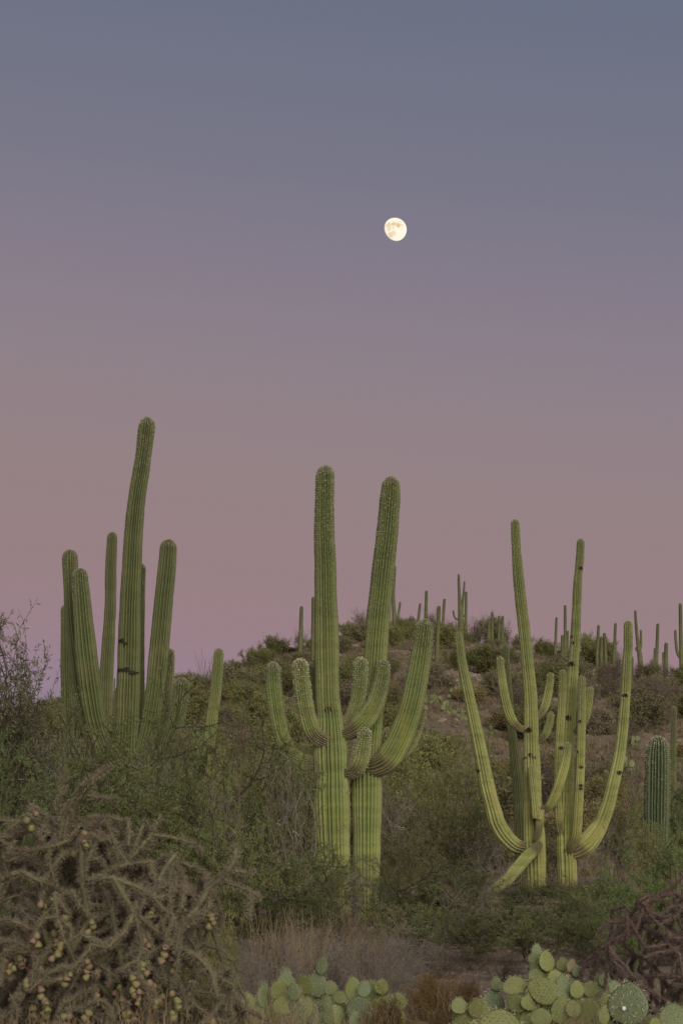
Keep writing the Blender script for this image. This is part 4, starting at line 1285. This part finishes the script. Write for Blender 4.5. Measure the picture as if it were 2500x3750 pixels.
big = prickly_pear('prickly pear whose biggest pad is broad, blue-green and blotched with white', R6, 16.6, [
    (1215, 1525, 238, 272, 4, 1, -.1), (1140, 1425, 84, 100, -8, .9, .15), (1088, 1535, 92, 156, -6, .15, 0), (1062, 1600, 64, 120, 5, .0, -.05), (1350, 1640, 90, 90, 20, .3, 0)])
fluff(big, 16.46, 2282, 3693, 0.013)
prickly_pear('prickly pear pair of round pads beside the rust-coloured bush', R6, 17.0, [(145, 1535, 98, 108, -4, .2, 0), (262, 1557, 132, 132, 6, .05, -.05), (180, 1605, 64, 80, 0, .3, .05)])
prickly_pear('prickly pear showing only the top rim of one wide pad', R6, 15.6, [(405, 1665, 250, 210, 3, 0, 0), (470, 1700, 180, 160, 25, .2, .1)])
prickly_pear('prickly pear with a single dark pad below the bare purple cholla', R6, 16.4, [(1500, 1600, 160, 170, -5, .7, 0), (1560, 1310, 66, 120, 6, .6, 1.3), (1395, 1655, 80, 80, 20, .2, 0)])
prickly_pear('low prickly pear with a big round yellow-green pad, beside the fruiting cholla', R5, 18.2, [
    (497, 1420, 108, 112, 5, .1, .1), (380, 1350, 64, 66, 0, 1, .5), (388, 1392, 84, 84, 8, .7, .4), (435, 1460, 76, 102, -12, 1, -.1), (345, 1450, 86, 124, 6, .1, .05),
    (360, 1537, 112, 112, 10, .1, -.05), (265, 1490, 78, 132, -5, .7, .15), (175, 1515, 78, 106, -8, .4, .1), (225, 1602, 88, 112, 5, .1, -.1), (255, 1425, 56, 70, 0, .9, .5), (590, 1310, 62, 104, 14, .8, 1.0)])
prickly_pear('narrow prickly pear of upright pads in the dry straw', R5, 18.4, [
    (765, 1440, 88, 134, -4, .15, .1), (832, 1440, 66, 102, 8, 1, 0), (880, 1437, 60, 84, 4, .4, .2), (935, 1430, 72, 94, 16, .2, .1), (643, 1440, 74, 84, 0, .5, .3), (690, 1492, 74, 74, 8, .3, .1),
    (622, 1530, 48, 104, 4, .9, 0), (632, 1592, 58, 114, 6, .6, -.1), (785, 1617, 68, 98, 8, 1, -.2), (770, 1525, 92, 94, 0, .4, .1), (860, 1562, 82, 104, 5, .3, .15), (870, 1500, 74, 84, 12, .3, .2)])
prickly_pear('small prickly pear of two round pads beside the narrow upright one', R5, 18.6, [(1040, 1515, 92, 98, 10, .2, 0), (990, 1510, 54, 84, -6, .6, .15)])
# prickly pears on the hillside
for (px, py, sc) in [(1570, 2590, 1.0), (1600, 2575, 0.8), (1690, 2545, 1.0), (1660, 2560, .8), (1720, 2550, .9), (2310, 2750, 1.0), (1700, 2640, .9), (1790, 2700, .8), (1640, 2620, 1.0), (2290, 2830, 1.1)]:
    D = hit_ground(px, py) or 120
    x = (px - 1250) / F * D
    root = thing('prickly_pear', 'small pale prickly pear on the hillside among the scrub', 'cactus', (x, D, ground_z(x, D)), 'prickly pears on the hillside')
    for q in range(9):
        zz = prng.choice([0, 0.18, 0.36]) * sc
        pad(root, (x + prng.uniform(-.45, .45) * sc * (1 - zz), D + prng.uniform(-.3, .3), ground_z(x, D) + zz - 0.02), 0.2 * sc, 0.25 * sc, prng.uniform(-.5, .5), prng.uniform(-1, 1), prng.uniform(.1, .6))

# ------------------------------------------------------------------ chollas
def cholla_mat(name, a, b_, c):
    m, t, b = new_mat(name)
    n = nnoise(t, 3.0, 4, npos(t))
    col_ = nmix(t, nramp(t, n, 0.35, 0.65), a, b_)
    col_ = nmix(t, nramp(t, nnoise(t, 11.0, 3, npos(t)), 0.5, 0.7, 0.0, 0.8), col_, c)
    t.links.new(col_, b.inputs['Base Color'])
    b.inputs['Roughness'].default_value = 0.8
    b.inputs['Specular IOR Level'].default_value = 0.2
    return m


M['cholla'] = cholla_mat('cholla_skin', (0.150, 0.142, 0.072), (0.075, 0.062, 0.044), (0.185, 0.168, 0.090))
M['cholla_purple'] = cholla_mat('cholla_skin_purple', (0.120, 0.080, 0.064), (0.080, 0.054, 0.045), (0.165, 0.120, 0.092))
M['cholla_spine'] = leaf_mat('cholla_spine', (0.190, 0.152, 0.105), (0.280, 0.235, 0.165), (0.215, 0.150, 0.115), obj_var=0.5)
M['cholla_spine_purple'] = leaf_mat('cholla_spine_purple', (0.16, 0.11, 0.092), (0.24, 0.18, 0.15), (0.15, 0.095, 0.085), obj_var=0.3)


def fruit_material():
    m, t, b = new_mat('cholla_fruit')
    oi = t.nodes.new('ShaderNodeObjectInfo')
    r = oi.outputs['Random']
    c = nmix(t, nramp(t, r, 0.35, 0.8), (0.185, 0.165, 0.060), (0.195, 0.135, 0.082))
    tcn = t.nodes.new('ShaderNodeTexCoord'); sp_ = t.nodes.new('ShaderNodeSeparateXYZ')
    t.links.new(tcn.outputs['Object'], sp_.inputs[0])
    c = nmix(t, nmath(t, 'MULTIPLY', nramp(t, sp_.outputs['Z'], -0.4, -1.0), nramp(t, r, 0.2, 0.9)), c, (0.20, 0.105, 0.09))
    c = nmix(t, nramp(t, nnoise(t, 5.0, 3, tcn.outputs['Object']), 0.5, 0.7, 0.0, 0.6), c, (0.18, 0.14, 0.07))
    t.links.new(c, b.inputs['Base Color'])
    b.inputs['Roughness'].default_value = 0.6
    return m


M['fruit'] = fruit_material()


def fruit_mesh(seed):
    rng = np.random.default_rng(seed)
    prof = [(0.0, 0.16), (-0.15, 0.32), (-0.45, 0.52), (-0.75, 0.60), (-0.98, 0.50), (-1.0, 0.34), (-0.86, 0.2), (-0.8, 0.02)]
    k = 10
    a = np.arange(k) * 2 * math.pi / k
    V = np.vstack([np.stack([r * np.cos(a) * (1 + rng.uniform(-.1, .1, k)), r * np.sin(a) * (1 + rng.uniform(-.1, .1, k)), np.full(k, z)], 1) for z, r in prof])
    i = np.arange(len(prof) - 1)[:, None] * k; j = np.arange(k)[None, :]; j2 = (j + 1) % k
    Q = np.stack([i + j, i + k + j, i + k + j2, i + j2], -1).reshape(-1, 4)
    return make_mesh('fruit', V, Q, [M['fruit']], smooth=True)


FRUITS = [fruit_mesh(s) for s in (1, 2, 3)]


def cholla_branch(root, pts, radii, mat, spmat, seed, dens=170, sl=0.028, bin_=None):
    """one knobbly joint chain, its spines as a sub-part"""
    rng = np.random.default_rng(seed)
    Z = np.column_stack([pts, radii]); ns_ = len(pts) - 1
    u = np.linspace(0, ns_, ns_ * 8 + 1)
    C = np.stack([np.interp(u, np.arange(ns_ + 1), Z[:, j]) for j in range(4)], 1)
    C[:, :3] += rng.normal(size=(len(u), 3)) * 0.0025
    C[:, 3] *= 0.82 + 0.3 * np.abs(np.sin(math.pi * u)) ** 0.6
    L = float(np.linalg.norm(np.diff(C[:, :3], axis=0), axis=1).sum())
    k = 9
    T, N, B = frames(C[:, :3])
    a = np.arange(k) * 2 * math.pi / k
    rad = C[:, 3][:, None] * (1 + 0.2 * np.sin(np.arange(len(C))[:, None] * 2.1 + a[None, :] * 3.0)) * (1 + rng.uniform(-.07, .07, (len(C), k)))
    rad[-1] *= 0.25; rad[-2] *= 0.8
    nr = np.cos(a)[None, :, None] * N[:, None, :] + np.sin(a)[None, :, None] * B[:, None, :]
    o3 = np.array(root.location)
    V = C[:, None, :3] + rad[..., None] * nr - o3
    m = len(C)
    i = np.arange(m - 1)[:, None] * k; j = np.arange(k)[None, :]; j2 = (j + 1) % k
    Q = np.stack([i + j, i + j2, i + k + j2, i + k + j], -1).reshape(-1, 4)
    q = int(dens * L / 0.1)
    f = rng.uniform(0, m - 1.001, q); i0 = f.astype(int)
    an = rng.integers(0, k, q)
    P = V[i0, an] + (V[i0 + 1, an] - V[i0, an]) * (f - i0)[:, None]
    Nn = nr[i0, an]
    d = Nn + rng.normal(size=(q, 3)) * 0.55; d /= np.linalg.norm(d, axis=1)[:, None]
    s = np.cross(d, rand_unit(rng, q)); s /= np.linalg.norm(s, axis=1)[:, None] + 1e-9
    ln = sl * rng.uniform(0.4, 1.2, q)[:, None]
    w = 0.0014
    S = np.stack([P - s * w, P + s * w, P + d * ln], 1).reshape(-1, 3)
    if bin_ is not None:
        bin_.append((V.reshape(-1, 3), Q, S))
        return None
    o = obj('branch', make_mesh('branch', V.reshape(-1, 3), Q, [mat], smooth=True), root)
    obj('spines', make_mesh('spines', S, np.arange(len(S)).reshape(-1, 3), [spmat]), o, kind='stuff')
    return o


def cholla(label, base, H, W, seed, mat, spmat, nlimb, kids, fruits=0, r0=0.034, up=0.1, explicit=(), dens=170, droop=0.3, group=None, sl=0.028, flat=1.0, rag=0.25, wig=0.38, stepf=1.0):
    rng = np.random.default_rng(seed)
    base = np.array((base[0], base[1], ground_z(base[0], base[1])))
    root = thing('cholla', label, 'cactus', base, group)
    ends = []
    todo = []
    for i in range(nlimb):
        a = 2 * math.pi * (i + rng.uniform(-.3, .3)) / nlimb
        tl = rng.uniform(0.25, 1.15)
        d = np.array((math.cos(a) * math.sin(tl), math.sin(a) * math.sin(tl) * flat, math.cos(tl)))
        todo.append((0, base + np.array((rng.normal() * .05, rng.normal() * .05, -0.05)), d, r0))
    hang = []; bin_ = []
    while todo:
        lv, p, d, r = todo.pop()
        nseg = {0: 6, 1: 4, 2: 3, 3: 3}[lv]
        step = {0: 0.17 * H, 1: 0.115 * H, 2: 0.08 * H, 3: 0.06 * H}[lv]
        pts = [p]
        for k in range(nseg):
            # joints kink where one grew on from the last; the outer ones hang
            d = d + rng.normal(size=3) * wig + np.array((0, 0, up if lv < 2 else -droop * rng.random()))
            e = (pts[-1] - base) / np.array((W, W * flat, H))
            rho = math.sqrt(e[0] ** 2 + e[1] ** 2 + e[2] ** 2)
            lim = 0.84 + rag * mnoise.noise(Vector((e[0] * 2.3, e[1] * 2.3, e[2] * 2.3 + seed)))
            d /= np.linalg.norm(d)
            if rho > lim:
                # the outermost joints bend over and hang
                nrm_ = e / rho
                out_ = float(np.dot(d, nrm_))
                if out_ > 0:
                    d = d - nrm_ * out_ * 1.5 + np.array((0, 0, -0.25)) + rng.normal(size=3) * 0.25
            d /= np.linalg.norm(d)
            q = pts[-1] + d * step * stepf * rng.uniform(0.75, 1.2)
            q[2] = max(q[2], base[2] + 0.06)
            pts.append(q)
        rr = np.linspace(r, r * 0.72, len(pts))
        cholla_branch(root, np.array(pts), rr, M[mat], M[spmat], int(rng.integers(1e6)), dens, sl, bin_ if lv >= 3 else None)
        hang.append(pts[-1])
        if lv >= 1:
            hang += pts[1:]
        if lv < len(kids):
            for c in range(kids[lv]):
                idx = int(rng.integers(1, len(pts)))
                ax = pts[idx] - pts[idx - 1]; ax /= np.linalg.norm(ax)
                nd = ax * 0.5 + rand_unit(rng, 1)[0] + np.array((0, 0, 0.1))
                todo.append((lv + 1, pts[idx], nd / np.linalg.norm(nd), max(r * 0.78, 0.011)))
    for path, r in explicit:
        cholla_branch(root, np.array(path), np.linspace(r, r * 0.75, len(path)), M[mat], M[spmat], int(rng.integers(1e6)), dens, sl)
    if bin_:
        off = 0; Qs = []
        for v, q, _ in bin_:
            Qs.append(q + off); off += len(v)
        tw = obj('branchlets', make_mesh('branchlets', np.vstack([b[0] for b in bin_]), np.vstack(Qs), [M[mat]], smooth=True), root, kind='stuff')
        S = np.vstack([b[2] for b in bin_])
        obj('spines', make_mesh('spines', S, np.arange(len(S)).reshape(-1, 3), [M[spmat]]), tw, kind='stuff')
    # fruit hang in short chains and clusters
    n = 0; guard_ = 0; used_ = []
    while n < fruits:
        p = hang[int(rng.integers(len(hang)))].copy()
        p[2] -= 0.01
        e = (p - base) / np.array((W, W * flat, H))
        if p[1] > base[1] - 0.2 or np.linalg.norm(e) < 0.55 or any(np.linalg.norm(p - u_) < 0.09 for u_ in used_):
            guard_ += 1
            if guard_ < 4000:
                continue
        used_.append(p.copy())
        for c in range(int(rng.integers(2, 6))):
            o = obj('fruit', FRUITS[int(rng.integers(3))], root, loc=p - base)
            s = rng.uniform(0.034, 0.052)
            o.scale = (s * 0.9, s * 0.9, s)
            o.rotation_euler = (rng.normal() * 0.5, rng.normal() * 0.5, rng.uniform(0, 6.28))
            n += 1
            p = p + np.array((rng.normal() * 0.022, rng.normal() * 0.02 - 0.004, -s * rng.uniform(0.3, 0.95)))
            if p[2] < base[2] + 0.05 or n >= fruits:
                break
    return root


def path4(D, pts):
    """R4 zoom coordinates (0,2700) -> world"""
    s = 1000 / 1568
    return [at(x * s, 2700 + y * s, D + dz) for x, y, dz in pts]


EXP = [(path4(16.0, [(330, 760, .2), (345, 600, .1), (360, 470, .1), (430, 340, .05), (500, 260, 0), (570, 205, 0), (650, 160, 0)]), .019),
       (path4(16.0, [(500, 330, .1), (560, 345, .05), (640, 355, 0), (690, 350, 0)]), .014),
       (path4(16.0, [(740, 760, .1), (745, 700, 0), (800, 640, 0), (850, 590, 0), (885, 545, 0)]), .017),
       (path4(16.0, [(885, 560, 0), (960, 570, 0), (1050, 590, 0), (1130, 620, 0), (1160, 670, 0)]), .011),
       (path4(16.0, [(740, 730, 0), (680, 650, 0), (635, 560, 0)]), .011),
       (path4(16.0, [(950, 1200, .1), (1050, 1080, 0), (1130, 980, 0), (1200, 870, 0), (1290, 790, 0), (1350, 700, 0), (1350, 610, 0)]), .021),
       (path4(16.0, [(1290, 830, 0), (1380, 860, 0), (1450, 890, 0), (1505, 925, 0)]), .013),
       (path4(16.0, [(1340, 760, 0), (1420, 780, 0), (1470, 760, 0)]), .011),
       (path4(16.0, [(1440, 890, 0), (1440, 970, 0), (1430, 1050, 0)]), .013),
       (path4(16.0, [(900, 1200, .0), (1040, 1210, -.05), (1150, 1270, -.1), (1220, 1360, -.1), (1250, 1500, -.1)]), .021),
       (path4(15.8, [(0, 820, 0), (60, 790, 0), (130, 770, 0), (220, 820, 0), (300, 850, .1)]), .018),
       (path4(15.8, [(700, 1300, 0), (690, 1200, 0), (660, 1080, 0), (640, 980, .05), (600, 880, .1)]), .02),
       (path4(15.8, [(20, 700, 0), (60, 650, 0), (90, 590, 0)]), .011),
       (path4(16.0, [(880, 540, 0), (905, 490, 0), (920, 440, 0)]), .009),
       (path4(16.0, [(-20, 470, .1), (60, 480, .1), (140, 500, .1), (210, 560, .1), (270, 640, .2)]), .012)]
cb = at(330, 3700, 16.2)
cholla('huge tangled brown chain-fruit cholla hung with yellow and pink fruit', (cb[0], 16.2), 1.86, 1.0, 301, 'cholla', 'cholla_spine', 10, (5, 4, 3), fruits=296, explicit=EXP, flat=0.8, dens=150, r0=0.022, droop=0.45, sl=0.03, rag=0.42)
pb = at(2470, 3700, 17.8)
cholla('bare purple-brown staghorn cholla with twisting dry branches', (pb[0], 17.8), 1.45, 0.72, 311, 'cholla_purple', 'cholla_spine_purple', 7, (4, 3, 1), fruits=0, r0=0.0135, dens=170, droop=0.1, up=0.06, sl=0.021, wig=0.3, stepf=1.05)

# ------------------------------------------------------------------ foreground brush and grass
GT = dict(stems=20, kids=(5, 4, 2), levels=3, wig=0.2, up=0.12, spread=0.9, len0=0.8, ratio=0.58, rad=0.008)
brush = [Plant('dry_brush', 'bush', 71, 'bursage', 'twig_grey', 0.8, 0.7, leaf=dict(levels=(2, 3), per=3, ln=0.02, wd=0.008, spreadr=0.01), twig_parts='stems', crown='leaves', **GT),
         Plant('dry_brush', 'bush', 72, 'bursage', 'twig_grey', 0.8, 0.7, leaf=dict(levels=(2, 3), per=2, ln=0.02, wd=0.008, spreadr=0.01), twig_parts='stems', crown='leaves', **GT)]
brush.append(Plant('dry_brush', 'bush', 75, 'bursage', 'bark', 0.8, 0.9, leaf=dict(levels=(3,), per=2, ln=0.02, wd=0.008, spreadr=0.01), twig_parts='stems', crown='leaves', **dict(GT, wig=0.24, spread=1.2, rad=0.009)))
for (px, top, D, hw) in [(1600, 3430, 25.5, 130), (1720, 3460, 26.5, 120), (1840, 3450, 25, 130), (1960, 3460, 24, 130), (2080, 3440, 24.5, 130), (2200, 3430, 23.5, 120), (1480, 3420, 26, 120), (1060, 3330, 26.5, 120), (1260, 3300, 27.5, 130), (1000, 3440, 22.4, 90), (1190, 3460, 21.4, 100), (1340, 3430, 23.2, 100)]:
    brush[2].by_pixel(px, top, D, hw, rr_(), 'dark leafless thorny brush lying under the mesquites by the gravel', 'dark dead brush')
DG = 'dry grey brush'
for (px, top, D, hw) in [(930, 3420, 24, 120), (1040, 3400, 23.2, 130), (1150, 3370, 25, 140), (1270, 3400, 24, 130), (1390, 3400, 25, 130), (1490, 3400, 24.5, 120), (1100, 3440, 21.5, 110),
                         (1230, 3450, 21.8, 120), (1350, 3460, 22, 110), (1440, 3480, 22, 100), (880, 3450, 22, 90), (1570, 3430, 25.5, 90), (980, 3470, 21, 100), (2080, 3500, 22.0, 110), (2200, 3520, 22, 120), (1960, 3500, 23, 100)]:
    brush[rngp.randrange(2)].by_pixel(px, top, D, hw, rr_(), 'leafless grey-lavender brush in the dry thicket behind the prickly pears', DG)
rust = Plant('rust_bush', 'bush', 73, 'rust', 'twig_brown', 0.5, 0.5, leaf=dict(levels=(1, 2), per=34, ln=0.028, wd=0.008, spreadr=0.02, quad=False, jitter=0.9), stems=30, kids=(5, 4), levels=2, wig=0.15, up=0.15, spread=1.2, len0=0.8, rad=0.004, twig_parts='stems', crown='leaves')
for (px, top, D, hw, lab) in [(1570, 3560, 20.5, 105, 'rounded rust-coloured bush beside the bare gravel patch'), (1715, 3585, 20.3, 95, 'rounded rust-coloured bush beside the bare gravel patch'), (1130, 3640, 19.6, 110, 'low rusty bush among the prickly pear pads'),
                              (1290, 3650, 19.6, 110, 'low rusty bush among the prickly pear pads'), (1430, 3650, 18.0, 110, 'low rusty bush in the dry straw'), (2280, 3660, 17.6, 80, 'low rusty bush below the bare purple cholla'), (1620, 3690, 17.2, 120, 'low rusty bush in the dry straw')]:
    rust.by_pixel(px, top, D, hw, rr_(), lab, 'rust-coloured bushes')
yel = Plant('yellow_bush', 'bush', 74, 'yellowgreen', 'twig_brown', 0.8, 0.5, leaf=dict(levels=(1, 2), per=40, ln=0.035, wd=0.01, spreadr=0.025, jitter=0.9), stems=22, kids=(6, 4), levels=2, wig=0.18, up=0.2, spread=0.9, len0=0.8, rad=0.006, twig_parts='stems', crown='leaves')
for (px, top, D, hw) in [(770, 3330, 18.2, 90), (720, 3420, 17.8, 90), (815, 3450, 18.0, 70)]:
    yel.by_pixel(px, top, D, hw, rr_(), 'feathery yellow-green bush showing behind the fruiting cholla', 'yellow-green bushes')


def grass_proto(name, seed, H, W, n, w, mat, nod=0.5):
    rng = np.random.default_rng(seed)
    tb = Tubes(3)
    for i in range(n):
        p = np.array((rng.normal() * W * 0.25, rng.normal() * W * 0.25, -0.02))
        d = np.array((rng.normal() * 0.22, rng.normal() * 0.22, 1.0))
        L = H * rng.uniform(0.5, 1.05); pts = [p]
        bend = rand_unit(rng, 1)[0] * nod * 0.12; bend[2] = -abs(bend[2]) * 0.5
        for k in range(5):
            d = d + bend * (k / 2.0) + rng.normal(size=3) * 0.05
            d /= np.linalg.norm(d)
            pts.append(pts[-1] + d * L / 5)
        tb.add(pts, np.linspace(w, w * 0.35, 6))
        if rng.random() < 0.4:
            for q in range(3):
                e = pts[3] + (pts[5] - pts[3]) * rng.random()
                tb.add([e, e + rand_unit(rng, 1)[0] * 0.03 + np.array((0, 0, .04)), e + rand_unit(rng, 1)[0] * 0.05 + np.array((0, 0, .08))], [w * .6, w * .5, w * .3])
    me = tb.mesh(name, M[mat])
    return me


GM = [grass_proto('straw_grass', 81, 0.6, 0.5, 34, 0.0024, 'straw'), grass_proto('straw_grass', 82, 0.7, 0.5, 26, 0.0024, 'straw', 0.8), grass_proto('straw_grass', 83, 0.55, 0.6, 44, 0.0022, 'drygrass')]


def grass(px, top, D, k, label, group='straw grass tufts'):
    x = (px - 1250) / F * D
    h = at(px, top, D)[2] - ground_z(x, D)
    o = obj('straw_grass', GM[k], loc=(x, D, ground_z(x, D)))
    s = max(h, 0.12) / (0.6, 0.7, 0.55)[k]
    o.scale = (max(s, 0.6), max(s, 0.6), s); o.rotation_euler = (0, 0, rr_())
    tag(o, label, 'grass', group)


for i in range(22):
    px = rngp.uniform(870, 1760); D = rngp.uniform(15.6, 18.6)
    grass(px, rngp.uniform(3590, 3740), D, rngp.randrange(3), 'pale straw grass tuft in the strip before the prickly pears')
for i in range(16):
    grass(rngp.uniform(0, 900), rngp.uniform(3620, 3740), rngp.uniform(14.6, 15.3), rngp.randrange(2), 'pale straw grass tuft before the fruiting cholla')
for i in range(12):
    grass(rngp.uniform(960, 1400), rngp.uniform(3310, 3420), rngp.uniform(25.5, 28), rngp.choice([0, 2]), 'tall tan grass tuft at the feet of the twin saguaros')
for i in range(8):
    grass(rngp.uniform(840, 1400), rngp.uniform(3300, 3480), rngp.uniform(20.5, 26), rngp.randrange(3), 'tall dry grass tuft in the grey brush thicket')
for i in range(14):
    grass(rngp.uniform(1780, 2500), rngp.uniform(3600, 3740), rngp.uniform(16.4, 19), rngp.randrange(3), 'dry grass tuft between the largest prickly pear pads')
